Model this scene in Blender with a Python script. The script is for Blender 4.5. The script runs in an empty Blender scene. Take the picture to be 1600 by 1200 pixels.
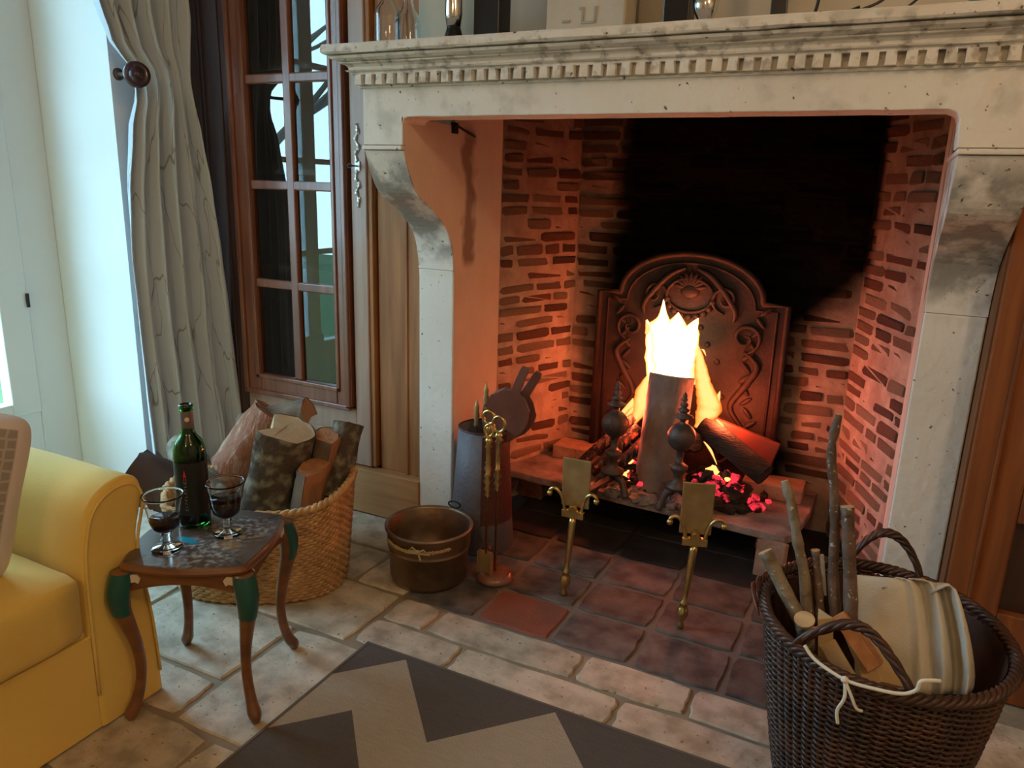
import bpy, bmesh, math, random
from math import sin, cos, pi, sqrt, atan2
from mathutils import Vector, Matrix, noise
random.seed(7)
SC = bpy.context.scene
COL = SC.collection

# ---------------------------------------------------------------- camera, world, lights, exposure
F_PX = 1180.0
CAMP = Vector((1.378, -2.319, 1.2))
_vx = Vector((2477, 385, -F_PX)).normalized()
_d = Vector((-140, 4520, F_PX)); _d = (_d - _vx * _d.dot(_vx)).normalized()
RX, RZ = _vx, -_d
RY = RZ.cross(RX)
RWC = Matrix((RX, RY, RZ))                       # world <- camera (x right, y down, z forward)
cam = bpy.data.cameras.new('camera'); cam_o = bpy.data.objects.new('camera', cam); COL.objects.link(cam_o)
cam.sensor_width = 36; cam.lens = F_PX / 1600 * 36; cam.clip_start = 0.05
_m = Matrix((RWC @ Vector((1, 0, 0)), RWC @ Vector((0, -1, 0)), RWC @ Vector((0, 0, -1)))).transposed().to_4x4()
_m.translation = CAMP
cam_o.matrix_world = _m
SC.camera = cam_o

SC.view_settings.view_transform = 'Standard'
SC.view_settings.look = 'None'
SC.view_settings.gamma = 1
SC.view_settings.use_curve_mapping = False
SC.view_settings.exposure = 0.12
SC.cycles.use_denoising = True
SC.cycles.max_bounces = 7
SC.cycles.diffuse_bounces = 4
SC.cycles.transmission_bounces = 7
SC.cycles.sample_clamp_indirect = 4

W = bpy.data.worlds.new('world'); SC.world = W; W.use_nodes = True
wn = W.node_tree.nodes; wl = W.node_tree.links
bg = wn['Background']
tc = wn.new('ShaderNodeTexCoord'); sep = wn.new('ShaderNodeSeparateXYZ'); rmp = wn.new('ShaderNodeValToRGB')
wl.new(tc.outputs['Generated'], sep.inputs[0]); wl.new(sep.outputs[2], rmp.inputs[0])
rmp.color_ramp.elements[0].position = 0.0; rmp.color_ramp.elements[0].color = (0.50, 0.80, 1.0, 1)
rmp.color_ramp.elements[1].position = 0.6; rmp.color_ramp.elements[1].color = (0.42, 0.74, 1.0, 1)
wl.new(rmp.outputs[0], bg.inputs[0]); bg.inputs[1].default_value = 12.0


def lamp(name, kind, loc, energy, color, size=0.1, rot=None, size_y=None):
    l = bpy.data.lights.new(name, kind); l.energy = energy; l.color = color
    if kind == 'AREA':
        l.size = size
        if size_y: l.shape = 'RECTANGLE'; l.size_y = size_y
    else:
        l.shadow_soft_size = size
    o = bpy.data.objects.new(name, l); COL.objects.link(o); o.location = loc
    if rot: o.rotation_euler = rot
    return o


FIRE = (1.0, 0.155, 0.055)
lamp('fire_light', 'POINT', (0.775, 0.315, 0.68), 17, FIRE, 0.045)
lamp('fire_light', 'POINT', (0.925, 0.28, 0.43), 6, FIRE, 0.035)
lamp('fire_light', 'POINT', (0.605, 0.28, 0.42), 6.5, FIRE, 0.035)
lamp('ceiling_light', 'POINT', (2.3, -2.1, 2.25), 28, (1.0, 0.66, 0.36), 0.12)
lamp('ceiling_light', 'POINT', (1.2, -3.8, 2.25), 27, (1.0, 0.70, 0.40), 0.12)
_p = lamp('window_portal', 'AREA', (-1.50, -1.28, 1.35), 1, (1, 1, 1), 1.5, (0, -pi / 2, 0), 1.9)
_p.data.cycles.is_portal = True


def at(px, py, axis, val):
    """world point seen at that pixel on the plane axis=val (used to measure the room)"""
    r = RWC @ Vector((px - 800, py - 600, F_PX))
    return CAMP + r * ((val - CAMP[axis]) / r[axis])


# ---------------------------------------------------------------- materials
MAT = {}


def mat(name, col, rough=0.6, metal=0.0, col2=None, scale=8.0, stretch=(1, 1, 1), detail=5, lo=0.35, hi=0.65,
        bump=0.0, bscale=None, rnd=0.0, coords='obj', emit=None, estr=0, spots=None, coat=0.0, trans=0.0, ior=1.45, sheen=0.0):
    if name in MAT: return MAT[name]
    m = bpy.data.materials.new(name); m.use_nodes = True
    n = m.node_tree.nodes; l = m.node_tree.links
    b = n['Principled BSDF']
    b.inputs['Roughness'].default_value = rough; b.inputs['Metallic'].default_value = metal
    b.inputs['IOR'].default_value = ior
    if coat: b.inputs['Coat Weight'].default_value = coat; b.inputs['Coat Roughness'].default_value = 0.15
    if trans: b.inputs['Transmission Weight'].default_value = trans
    if sheen: b.inputs['Sheen Weight'].default_value = sheen
    c = tuple(col) + (1,)
    src = None
    if coords == 'pos':
        g = n.new('ShaderNodeNewGeometry'); vec = g.outputs['Position']
    else:
        t = n.new('ShaderNodeTexCoord'); vec = t.outputs['Object']
    mp = n.new('ShaderNodeMapping'); l.new(vec, mp.inputs[0]); mp.inputs['Scale'].default_value = stretch
    if rnd or coords == 'rnd':
        oi = n.new('ShaderNodeObjectInfo')
        mul = n.new('ShaderNodeMath'); mul.operation = 'MULTIPLY'; mul.inputs[1].default_value = 37.0
        l.new(oi.outputs['Random'], mul.inputs[0])
        cmb = n.new('ShaderNodeCombineXYZ'); l.new(mul.outputs[0], cmb.inputs[0]); l.new(mul.outputs[0], cmb.inputs[1])
        l.new(cmb.outputs[0], mp.inputs['Location'])
    if col2 is not None:
        nz = n.new('ShaderNodeTexNoise'); nz.inputs['Scale'].default_value = scale; nz.inputs['Detail'].default_value = detail
        l.new(mp.outputs[0], nz.inputs['Vector'])
        r = n.new('ShaderNodeValToRGB'); l.new(nz.outputs[0], r.inputs[0])
        r.color_ramp.elements[0].position = lo; r.color_ramp.elements[0].color = c
        r.color_ramp.elements[1].position = hi; r.color_ramp.elements[1].color = tuple(col2) + (1,)
        src = r.outputs[0]
    if spots is not None:       # (colour, scale, threshold)
        sn = n.new('ShaderNodeTexNoise'); sn.inputs['Scale'].default_value = spots[1]; sn.inputs['Detail'].default_value = 3
        l.new(mp.outputs[0], sn.inputs['Vector'])
        sr = n.new('ShaderNodeValToRGB'); l.new(sn.outputs[0], sr.inputs[0])
        sr.color_ramp.elements[0].position = spots[2]; sr.color_ramp.elements[0].color = (0, 0, 0, 1)
        sr.color_ramp.elements[1].position = spots[2] + 0.04; sr.color_ramp.elements[1].color = (1, 1, 1, 1)
        mx = n.new('ShaderNodeMix'); mx.data_type = 'RGBA'
        l.new(sr.outputs[0], mx.inputs[0])
        if src: l.new(src, mx.inputs[6])
        else: mx.inputs[6].default_value = c
        mx.inputs[7].default_value = tuple(spots[0]) + (1,)
        src = mx.outputs[2]
    if rnd:
        hs = n.new('ShaderNodeHueSaturation')
        mr = n.new('ShaderNodeMapRange'); l.new(oi.outputs['Random'], mr.inputs[0])
        mr.inputs[3].default_value = 1 - rnd; mr.inputs[4].default_value = 1 + rnd
        l.new(mr.outputs[0], hs.inputs['Value'])
        if src: l.new(src, hs.inputs['Color'])
        else: hs.inputs['Color'].default_value = c
        src = hs.outputs[0]
    if src: l.new(src, b.inputs['Base Color'])
    else: b.inputs['Base Color'].default_value = c
    if bump:
        bn = n.new('ShaderNodeTexNoise'); bn.inputs['Scale'].default_value = bscale or scale * 4; bn.inputs['Detail'].default_value = 6
        l.new(mp.outputs[0], bn.inputs['Vector'])
        bp = n.new('ShaderNodeBump'); bp.inputs['Strength'].default_value = bump; bp.inputs['Distance'].default_value = 0.01
        l.new(bn.outputs[0], bp.inputs['Height']); l.new(bp.outputs[0], b.inputs['Normal'])
    if emit:
        b.inputs['Emission Color'].default_value = tuple(emit) + (1,); b.inputs['Emission Strength'].default_value = estr
    MAT[name] = m
    return m


def nodes_of(m):
    return m.node_tree.nodes, m.node_tree.links, m.node_tree.nodes['Principled BSDF']


# limestone of the surround: pale with pits and grey grime
STONE = mat('limestone', (0.80, 0.75, 0.67), 0.85, col2=(0.68, 0.62, 0.53), scale=3.0, coords='pos', lo=0.3, hi=0.75,
            bump=0.35, bscale=40, spots=((0.10, 0.08, 0.06), 60, 0.672))
# grime: add a second, larger mask of grey lichen/soot patches (high on the corbels)
n_, l_, b_ = nodes_of(STONE)
_g = n_.new('ShaderNodeNewGeometry'); _s = n_.new('ShaderNodeSeparateXYZ'); l_.new(_g.outputs['Position'], _s.inputs[0])


def _band(axis_out, a, b, c, d, nn, ll):
    """1 between b and c, fading to 0 at a and d"""
    m1 = nn.new('ShaderNodeMapRange'); ll.new(axis_out, m1.inputs[0]); m1.inputs[1].default_value = a; m1.inputs[2].default_value = b
    m2 = nn.new('ShaderNodeMapRange'); ll.new(axis_out, m2.inputs[0]); m2.inputs[1].default_value = c; m2.inputs[2].default_value = d
    m2.inputs[3].default_value = 1; m2.inputs[4].default_value = 0
    mm = nn.new('ShaderNodeMath'); mm.operation = 'MULTIPLY'; ll.new(m1.outputs[0], mm.inputs[0]); ll.new(m2.outputs[0], mm.inputs[1])
    return mm.outputs[0]


def _mul(a, b, nn, ll, op='MULTIPLY'):
    mm = nn.new('ShaderNodeMath'); mm.operation = op
    for i, v in enumerate((a, b)):
        if isinstance(v, (int, float)): mm.inputs[i].default_value = v
        else: ll.new(v, mm.inputs[i])
    return mm.outputs[0]


def _noise_step(vec, scale, lo, hi, nn, ll, detail=6):
    nz = nn.new('ShaderNodeTexNoise'); nz.inputs['Scale'].default_value = scale; nz.inputs['Detail'].default_value = detail
    ll.new(vec, nz.inputs['Vector'])
    m1 = nn.new('ShaderNodeMapRange'); ll.new(nz.outputs[0], m1.inputs[0]); m1.inputs[1].default_value = lo; m1.inputs[2].default_value = hi
    return m1.outputs[0]


def _overlay(m, fac, col, nn, ll, b):
    old = b.inputs['Base Color'].links[0].from_socket
    mx = nn.new('ShaderNodeMix'); mx.data_type = 'RGBA'
    ll.new(fac, mx.inputs[0]); ll.new(old, mx.inputs[6]); mx.inputs[7].default_value = tuple(col) + (1,)
    ll.new(mx.outputs[2], b.inputs['Base Color'])


_z = _s.outputs[2]
_f = _mul(_band(_z, 0.93, 1.0, 1.24, 1.30, n_, l_), _noise_step(_g.outputs['Position'], 13, 0.42, 0.56, n_, l_, 9), n_, l_)
_overlay(STONE, _mul(_f, 0.72, n_, l_), (0.20, 0.18, 0.16), n_, l_, b_)
_f = _mul(_band(_z, 1.30, 1.34, 1.60, 1.62, n_, l_), _noise_step(_g.outputs['Position'], 11, 0.56, 0.70, n_, l_), n_, l_)
_overlay(STONE, _mul(_f, 0.35, n_, l_), (0.28, 0.25, 0.20), n_, l_, b_)
# small speckled wear everywhere, denser at the mouldings
_f = _mul(_band(_z, 1.45, 1.475, 1.54, 1.56, n_, l_), _noise_step(_g.outputs['Position'], 30, 0.52, 0.62, n_, l_, 8), n_, l_)
_overlay(STONE, _mul(_f, 0.55, n_, l_), (0.20, 0.16, 0.12), n_, l_, b_)

# soot stain and painted firelight falloff on brick and mortar (fixed in the room)


def add_soot_falloff(m):
    nn, ll, b = nodes_of(m)
    g = nn.new('ShaderNodeNewGeometry'); s = nn.new('ShaderNodeSeparateXYZ'); ll.new(g.outputs['Position'], s.inputs[0])
    X, Y, Z = s.outputs
    # wobble
    nz = nn.new('ShaderNodeTexNoise'); nz.inputs['Scale'].default_value = 5; ll.new(g.outputs['Position'], nz.inputs['Vector'])
    w = _mul(_mul(nz.outputs[0], 0.5, nn, ll, 'SUBTRACT'), 0.16, nn, ll)
    Xw = _mul(X, w, nn, ll, 'ADD')
    m1 = nn.new('ShaderNodeMapRange'); m1.interpolation_type = 'SMOOTHSTEP'
    ll.new(Xw, m1.inputs[0]); m1.inputs[1].default_value = 0.27; m1.inputs[2].default_value = 0.48
    # right limit widens with height
    mz = nn.new('ShaderNodeMapRange'); ll.new(Z, mz.inputs[0])
    mz.inputs[1].default_value = 0.72; mz.inputs[2].default_value = 1.02; mz.inputs[3].default_value = 1.14; mz.inputs[4].default_value = 1.40
    dx = _mul(Xw, mz.outputs[0], nn, ll, 'SUBTRACT')
    m2 = nn.new('ShaderNodeMapRange'); m2.interpolation_type = 'SMOOTHSTEP'
    ll.new(dx, m2.inputs[0]); m2.inputs[1].default_value = -0.06; m2.inputs[2].default_value = 0.08; m2.inputs[3].default_value = 1; m2.inputs[4].default_value = 0
    my = nn.new('ShaderNodeMapRange'); ll.new(Y, my.inputs[0]); my.inputs[1].default_value = 0.40; my.inputs[2].default_value = 0.47
    f = _mul(_mul(m1.outputs[0], m2.outputs[0], nn, ll), my.outputs[0], nn, ll)
    # the flue above the opening is black all over
    mt = nn.new('ShaderNodeMapRange'); ll.new(Z, mt.inputs[0]); mt.inputs[1].default_value = 1.40; mt.inputs[2].default_value = 1.7
    f = _mul(f, mt.outputs[0], nn, ll, 'MAXIMUM')
    # darker with height: smoke, with the firelight's falloff put into the colour
    ms = nn.new('ShaderNodeMapRange'); ll.new(Z, ms.inputs[0]); ms.inputs[1].default_value = 0.6; ms.inputs[2].default_value = 1.45; ms.inputs[4].default_value = 0.62
    f = _mul(f, ms.outputs[0], nn, ll, 'MAXIMUM')
    _overlay(m, _mul(f, 0.995, nn, ll), (0.003, 0.0025, 0.002), nn, ll, b)


MORTAR = mat('mortar', (0.52, 0.38, 0.28), 0.95, col2=(0.36, 0.24, 0.18), scale=14, detail=8, coords='pos', bump=1.0, bscale=30)
BR = [mat('brick_tan', (0.50, 0.36, 0.25), 0.9, col2=(0.40, 0.25, 0.17), scale=20, bump=1.0, bscale=45, rnd=0.16),
      mat('brick_pink', (0.46, 0.29, 0.20), 0.9, col2=(0.34, 0.19, 0.13), scale=18, bump=1.0, bscale=45, rnd=0.16),
      mat('brick_red', (0.36, 0.18, 0.12), 0.9, col2=(0.24, 0.11, 0.08), scale=18, bump=1.0, bscale=45, rnd=0.16),
      mat('brick_black', (0.09, 0.055, 0.045), 0.9, col2=(0.16, 0.08, 0.055), scale=24, bump=0.6, bscale=60, rnd=0.1)]
for _m2 in [MORTAR] + BR:
    _m2.node_tree.nodes['Principled BSDF'].inputs['Specular IOR Level'].default_value = 0.08
    add_soot_falloff(_m2)
RENDER = mat('lime_render', (0.66, 0.55, 0.43), 0.9, col2=(0.58, 0.46, 0.35), scale=4, coords='pos', bump=0.3, bscale=25)
nn, ll, b = nodes_of(RENDER)
g = nn.new('ShaderNodeNewGeometry'); s = nn.new('ShaderNodeSeparateXYZ'); ll.new(g.outputs['Position'], s.inputs[0])
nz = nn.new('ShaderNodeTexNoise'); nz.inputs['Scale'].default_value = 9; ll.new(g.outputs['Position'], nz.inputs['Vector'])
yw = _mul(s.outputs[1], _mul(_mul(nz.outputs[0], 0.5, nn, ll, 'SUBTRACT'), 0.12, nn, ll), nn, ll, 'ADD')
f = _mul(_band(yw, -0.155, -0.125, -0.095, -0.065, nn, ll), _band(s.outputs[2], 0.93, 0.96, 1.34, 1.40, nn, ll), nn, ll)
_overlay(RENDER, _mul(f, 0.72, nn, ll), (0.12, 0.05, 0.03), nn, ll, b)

PLASTER = mat('plaster_white', (0.84, 0.87, 0.87), 0.9, col2=(0.80, 0.84, 0.84), scale=2, coords='pos', bump=0.08, bscale=30)
PLASTER_W = mat('plaster_cream', (0.60, 0.54, 0.44), 0.9, col2=(0.54, 0.48, 0.38), scale=3, coords='pos', bump=0.15, bscale=30)
TRAV = mat('cream_stone', (0.60, 0.52, 0.41), 0.55, col2=(0.36, 0.30, 0.22), scale=15, detail=10, lo=0.40, hi=0.66, rnd=0.13, bump=0.35, bscale=50,
           spots=((0.22, 0.16, 0.11), 75, 0.655))
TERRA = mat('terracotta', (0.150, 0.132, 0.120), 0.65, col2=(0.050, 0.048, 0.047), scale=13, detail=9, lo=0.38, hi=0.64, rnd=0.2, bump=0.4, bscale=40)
TERRA_S = mat('shaded_terracotta', (0.030, 0.024, 0.022), 0.8, col2=(0.015, 0.012, 0.011), scale=9, rnd=0.2, bump=0.4, bscale=40)  # rear hearth tiles, the ledge's shadow put into their colour
TERRA_R = mat('terracotta_red', (0.28, 0.085, 0.05), 0.6, col2=(0.20, 0.075, 0.05), scale=9, rnd=0.1, bump=0.4, bscale=40)
GROUT = mat('grout', (0.33, 0.27, 0.19), 0.95, col2=(0.26, 0.21, 0.15), scale=14, coords='pos', bump=0.3)
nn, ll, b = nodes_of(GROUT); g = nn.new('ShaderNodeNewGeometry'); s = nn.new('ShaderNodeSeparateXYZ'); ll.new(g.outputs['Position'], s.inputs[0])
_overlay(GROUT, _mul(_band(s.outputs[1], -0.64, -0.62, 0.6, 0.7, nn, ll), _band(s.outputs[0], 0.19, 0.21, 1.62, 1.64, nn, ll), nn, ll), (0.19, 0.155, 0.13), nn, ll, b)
_overlay(GROUT, _band(s.outputs[1], -0.10, 0.02, 0.6, 0.7, nn, ll), (0.02, 0.016, 0.014), nn, ll, b)  # shade below the ledge painted into the grout
DOORW = mat('cherry_wood', (0.27, 0.10, 0.052), 0.32, col2=(0.17, 0.06, 0.032), scale=5, stretch=(10, 10, 0.7), coords='pos', coat=0.3)
STILE = mat('pinkish_oak', (0.42, 0.27, 0.19), 0.42, col2=(0.34, 0.2, 0.135), scale=4, stretch=(9, 9, 0.6), coords='pos', coat=0.15)
DARKW = mat('dark_walnut', (0.075, 0.035, 0.026), 0.4, col2=(0.045, 0.022, 0.017), scale=5, stretch=(10, 10, 0.7), coords='pos', coat=0.2)
OAK = mat('golden_oak', (0.40, 0.165, 0.050), 0.6, col2=(0.25, 0.095, 0.028), scale=4, stretch=(9, 9, 0.6), coords='pos')
OAKH = mat('golden_oak_level', (0.48, 0.25, 0.10), 0.6, col2=(0.36, 0.165, 0.06), scale=4, stretch=(0.7, 9, 9), coords='pos')
REDW = mat('chestnut_wood', (0.26, 0.078, 0.016), 0.65, col2=(0.15, 0.040, 0.008), scale=4, stretch=(9, 9, 0.6), coords='pos')
BRASS = mat('brass', (0.72, 0.52, 0.20), 0.3, 1.0, col2=(0.5, 0.34, 0.12), scale=30)
BRASS_D = mat('dull_brass', (0.50, 0.36, 0.17), 0.5, 0.8, col2=(0.38, 0.26, 0.12), scale=20)
IRON = mat('wrought_iron', (0.075, 0.06, 0.055), 0.5, 0.55, col2=(0.13, 0.09, 0.075), scale=30, bump=0.3)
CAST = mat('cast_iron', (0.032, 0.013, 0.010), 0.62, 0.0, col2=(0.015, 0.007, 0.006), scale=20, bump=0.3, bscale=60)
COPPER = mat('tarnished_copper', (0.36, 0.24, 0.15), 0.42, 0.85, col2=(0.20, 0.13, 0.085), scale=10, bump=0.15)
CHAR = mat('charred_wood', (0.014, 0.012, 0.011), 0.9, col2=(0.045, 0.033, 0.028), scale=14, stretch=(1, 1, 4), bump=0.8)
ASH = mat('ash_stone', (0.36, 0.26, 0.23), 0.95, col2=(0.12, 0.08, 0.07), scale=9, lo=0.38, hi=0.66, detail=8, coords='pos', bump=1.0, bscale=35)
BARK = mat('bark', (0.12, 0.08, 0.055), 0.95, col2=(0.26, 0.19, 0.13), scale=14, bump=1.0, bscale=30, stretch=(1, 1, 0.5))
BARK_M = mat('mossy_bark', (0.085, 0.062, 0.045), 0.95, col2=(0.26, 0.24, 0.17), scale=26, lo=0.46, hi=0.66, bump=1.0, bscale=35)
BARK_B = mat('beech_bark', (0.34, 0.27, 0.25), 0.8, col2=(0.13, 0.095, 0.09), scale=11, lo=0.3, hi=0.75, detail=8, bump=1.0, bscale=30, stretch=(1, 1, 0.8))
WOOD_O = mat('split_wood', (0.50, 0.24, 0.11), 0.8, col2=(0.38, 0.16, 0.07), scale=6, stretch=(6, 6, 0.8), bump=0.5, bscale=14)
WOOD_L = mat('cut_wood', (0.55, 0.40, 0.22), 0.8, col2=(0.44, 0.28, 0.14), scale=9, bump=0.3)
WOOD_P = mat('pinkish_split_wood', (0.27, 0.105, 0.055), 0.85, col2=(0.50, 0.34, 0.24), scale=6, lo=0.52, hi=0.72, detail=9, stretch=(5, 5, 1.6), bump=1.0, bscale=16)
SEAGRASS = mat('seagrass', (0.68, 0.40, 0.17), 0.75, col2=(0.46, 0.25, 0.10), scale=28, bump=0.5, bscale=120)
WICKER = mat('dark_willow', (0.085, 0.038, 0.024), 0.38, col2=(0.035, 0.018, 0.013), scale=14, bump=0.2)
WICKER_R = mat('reddish_willow', (0.16, 0.055, 0.04), 0.42, col2=(0.08, 0.035, 0.025), scale=14)
YELLOW = mat('yellow_cotton', (0.80, 0.56, 0.13), 0.85, col2=(0.74, 0.50, 0.11), scale=3, coords='pos', bump=0.12, bscale=300, sheen=0.2)
LINEN = mat('linen', (0.66, 0.60, 0.49), 0.9, col2=(0.44, 0.33, 0.20), scale=5, lo=0.5, hi=0.72, bump=0.15, bscale=200, spots=((0.12, 0.08, 0.05), 38, 0.72))
STRING = mat('white_cord', (0.72, 0.68, 0.58), 0.8)
GREEN = mat('green_paint', (0.012, 0.085, 0.070), 0.35, coat=0.3)
TABLEW = mat('table_wood', (0.21, 0.085, 0.028), 0.32, col2=(0.13, 0.05, 0.018), scale=8, stretch=(1, 1, 4), coat=0.4)
CHIP = mat('chipped_plaster', (0.66, 0.56, 0.42), 0.8)
LEATHER = mat('grey_leather', (0.17, 0.16, 0.18), 0.55, col2=(0.12, 0.11, 0.125), scale=8, bump=0.3, bscale=80)
LEATHER_R = mat('red_leather', (0.10, 0.030, 0.026), 0.5, col2=(0.06, 0.022, 0.02), scale=8, bump=0.3, bscale=80)
LEATHER_K = mat('brown_leather', (0.20, 0.085, 0.065), 0.32, col2=(0.14, 0.055, 0.04), scale=8, bump=0.3, bscale=80)
BLACK = mat('black_lacquer', (0.012, 0.012, 0.013), 0.3)
CHROME = mat('chrome', (0.8, 0.8, 0.8), 0.12, 1.0)
BLACKFE = mat('black_iron', (0.03, 0.028, 0.03), 0.5, 0.5)
MARBLE_R = mat('red_marble', (0.16, 0.05, 0.035), 0.25, col2=(0.26, 0.13, 0.10), scale=12, coat=0.3)
WHITEP = mat('white_paint', (0.75, 0.78, 0.77), 0.5)
WAXCAP = mat('dark_foil', (0.16, 0.13, 0.12), 0.4, 0.3)
PAPER = mat('brown_paper', (0.075, 0.045, 0.038), 0.7, col2=(0.05, 0.03, 0.025), scale=6)
BLUE = mat('blue_card', (0.03, 0.22, 0.34), 0.5)
GRASS = mat('lawn_green', (0.025, 0.06, 0.015), 0.95, col2=(0.045, 0.085, 0.02), scale=3, coords='pos')
TREE = mat('tree_bark', (0.10, 0.08, 0.06), 0.9)
HEDGE = mat('hedge_leaf', (0.06, 0.11, 0.04), 0.9, col2=(0.16, 0.16, 0.07), scale=4)

GLASS = mat('clear_glass', (1, 1, 1), 0.01, trans=1.0, ior=1.45)
GGLASS = mat('green_glass', (0.02, 0.20, 0.03), 0.02, trans=1.0, ior=1.5)
WINE = mat('red_wine', (0.012, 0.0008, 0.002), 0.02)


def thin_glass(name, tint, refl=1.0):
    """window pane: mostly clear, mirror reflection by Fresnel"""
    m = bpy.data.materials.new(name); m.use_nodes = True
    n = m.node_tree.nodes; l = m.node_tree.links
    for x in list(n):
        if x.type != 'OUTPUT_MATERIAL': n.remove(x)
    out = [x for x in n if x.type == 'OUTPUT_MATERIAL'][0]
    t = n.new('ShaderNodeBsdfTransparent'); t.inputs[0].default_value = tuple(tint) + (1,)
    gl = n.new('ShaderNodeBsdfGlossy'); gl.inputs['Roughness'].default_value = 0.01
    fr = n.new('ShaderNodeFresnel'); fr.inputs[0].default_value = 1.55
    mu = n.new('ShaderNodeMath'); mu.operation = 'MULTIPLY'; mu.inputs[1].default_value = refl; mu.use_clamp = True
    l.new(fr.outputs[0], mu.inputs[0])
    gm = n.new('ShaderNodeNewGeometry'); iv = n.new('ShaderNodeMath'); iv.operation = 'SUBTRACT'; iv.inputs[0].default_value = 1; l.new(gm.outputs['Backfacing'], iv.inputs[1])
    m2 = n.new('ShaderNodeMath'); m2.operation = 'MULTIPLY'; l.new(mu.outputs[0], m2.inputs[0]); l.new(iv.outputs[0], m2.inputs[1]); mu = m2
    mx = n.new('ShaderNodeMixShader'); l.new(mu.outputs[0], mx.inputs[0]); l.new(t.outputs[0], mx.inputs[1]); l.new(gl.outputs[0], mx.inputs[2])
    l.new(mx.outputs[0], out.inputs[0])
    MAT[name] = m
    return m


PANE = thin_glass('window_glass', (0.97, 0.99, 0.99), 1.0)
PANE_D = thin_glass('cabinet_glass', (0.80, 0.82, 0.80), 2.6)

# cut end-grain with rings
RING = mat('end_grain', (0.55, 0.36, 0.18), 0.8)
nn, ll, b = nodes_of(RING)
t = nn.new('ShaderNodeTexCoord'); wv = nn.new('ShaderNodeTexWave'); wv.wave_type = 'RINGS'; wv.rings_direction = 'SPHERICAL'
wv.inputs['Scale'].default_value = 30; wv.inputs['Distortion'].default_value = 3
ll.new(t.outputs['Object'], wv.inputs['Vector']); r = nn.new('ShaderNodeValToRGB'); ll.new(wv.outputs[0], r.inputs[0])
r.color_ramp.elements[0].color = (0.45, 0.27, 0.13, 1); r.color_ramp.elements[1].color = (0.60, 0.40, 0.20, 1)
ll.new(r.outputs[0], b.inputs['Base Color'])

# curtain cloth: pale ground, thin branching twigs
CURTAIN = mat('curtain_cloth', (0.62, 0.70, 0.79), 0.85, bump=0.1, bscale=200)
nn, ll, b = nodes_of(CURTAIN)
uv = nn.new('ShaderNodeUVMap'); uv.uv_map = 'UVMap'
mp = nn.new('ShaderNodeMapping'); ll.new(uv.outputs[0], mp.inputs[0]); mp.inputs['Scale'].default_value = (8, 1.3, 1)
ds = nn.new('ShaderNodeTexNoise'); ds.inputs['Scale'].default_value = 2.5; ll.new(mp.outputs[0], ds.inputs['Vector'])
vs = nn.new('ShaderNodeVectorMath'); vs.operation = 'SCALE'; vs.inputs['Scale'].default_value = 0.45; ll.new(ds.outputs['Color'], vs.inputs[0])
va = nn.new('ShaderNodeVectorMath'); va.operation = 'ADD'; ll.new(mp.outputs[0], va.inputs[0]); ll.new(vs.outputs[0], va.inputs[1])
vo = nn.new('ShaderNodeTexVoronoi'); vo.feature = 'DISTANCE_TO_EDGE'; vo.inputs['Scale'].default_value = 1.6; ll.new(va.outputs[0], vo.inputs['Vector'])
r = nn.new('ShaderNodeValToRGB'); ll.new(vo.outputs['Distance'], r.inputs[0])
r.color_ramp.elements[0].position = 0.004; r.color_ramp.elements[0].color = (0.30, 0.31, 0.33, 1)
r.color_ramp.elements[1].position = 0.014; r.color_ramp.elements[1].color = (0.62, 0.70, 0.79, 1)
ll.new(r.outputs[0], b.inputs['Base Color'])
tr = nn.new('ShaderNodeBsdfTranslucent'); tr.inputs[0].default_value = (0.6, 0.6, 0.55, 1)
out = [x for x in nn if x.type == 'OUTPUT_MATERIAL'][0]
mx = nn.new('ShaderNodeMixShader'); mx.inputs[0].default_value = 0.12
ll.new(b.outputs[0], mx.inputs[1]); ll.new(tr.outputs[0], mx.inputs[2]); ll.new(mx.outputs[0], out.inputs[0])

# cushion: grey hexagon-ish print inside a plain pale border
CUSH = mat('cushion_print', (0.5, 0.48, 0.45), 0.9)
nn, ll, b = nodes_of(CUSH)
uv = nn.new('ShaderNodeUVMap'); uv.uv_map = 'UVMap'
su = nn.new('ShaderNodeSeparateXYZ'); ll.new(uv.outputs[0], su.inputs[0])
vo = nn.new('ShaderNodeTexVoronoi'); vo.feature = 'DISTANCE_TO_EDGE'; vo.inputs['Scale'].default_value = 17; vo.inputs['Randomness'].default_value = 0.15
ll.new(uv.outputs[0], vo.inputs['Vector'])
r = nn.new('ShaderNodeValToRGB'); ll.new(vo.outputs['Distance'], r.inputs[0])
r.color_ramp.elements[0].position = 0.08; r.color_ramp.elements[0].color = (0.44, 0.39, 0.33, 1)
r.color_ramp.elements[1].position = 0.14; r.color_ramp.elements[1].color = (0.30, 0.27, 0.24, 1)
f = _mul(_band(su.outputs[0], 0.08, 0.09, 0.91, 0.92, nn, ll), _band(su.outputs[1], 0.08, 0.09, 0.91, 0.92, nn, ll), nn, ll)
mx = nn.new('ShaderNodeMix'); mx.data_type = 'RGBA'; ll.new(f, mx.inputs[0]); mx.inputs[6].default_value = (0.66, 0.60, 0.57, 1); ll.new(r.outputs[0], mx.inputs[7])
ll.new(mx.outputs[2], b.inputs['Base Color'])

# table top: dark wood worn to grey with pale bloom and a blue splash
TTOP = mat('worn_tabletop', (0.075, 0.05, 0.04), 0.22, col2=(0.15, 0.12, 0.105), scale=7, coat=0.4)
nn, ll, b = nodes_of(TTOP)
t = nn.new('ShaderNodeTexCoord'); s = nn.new('ShaderNodeSeparateXYZ'); ll.new(t.outputs['Object'], s.inputs[0])


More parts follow.
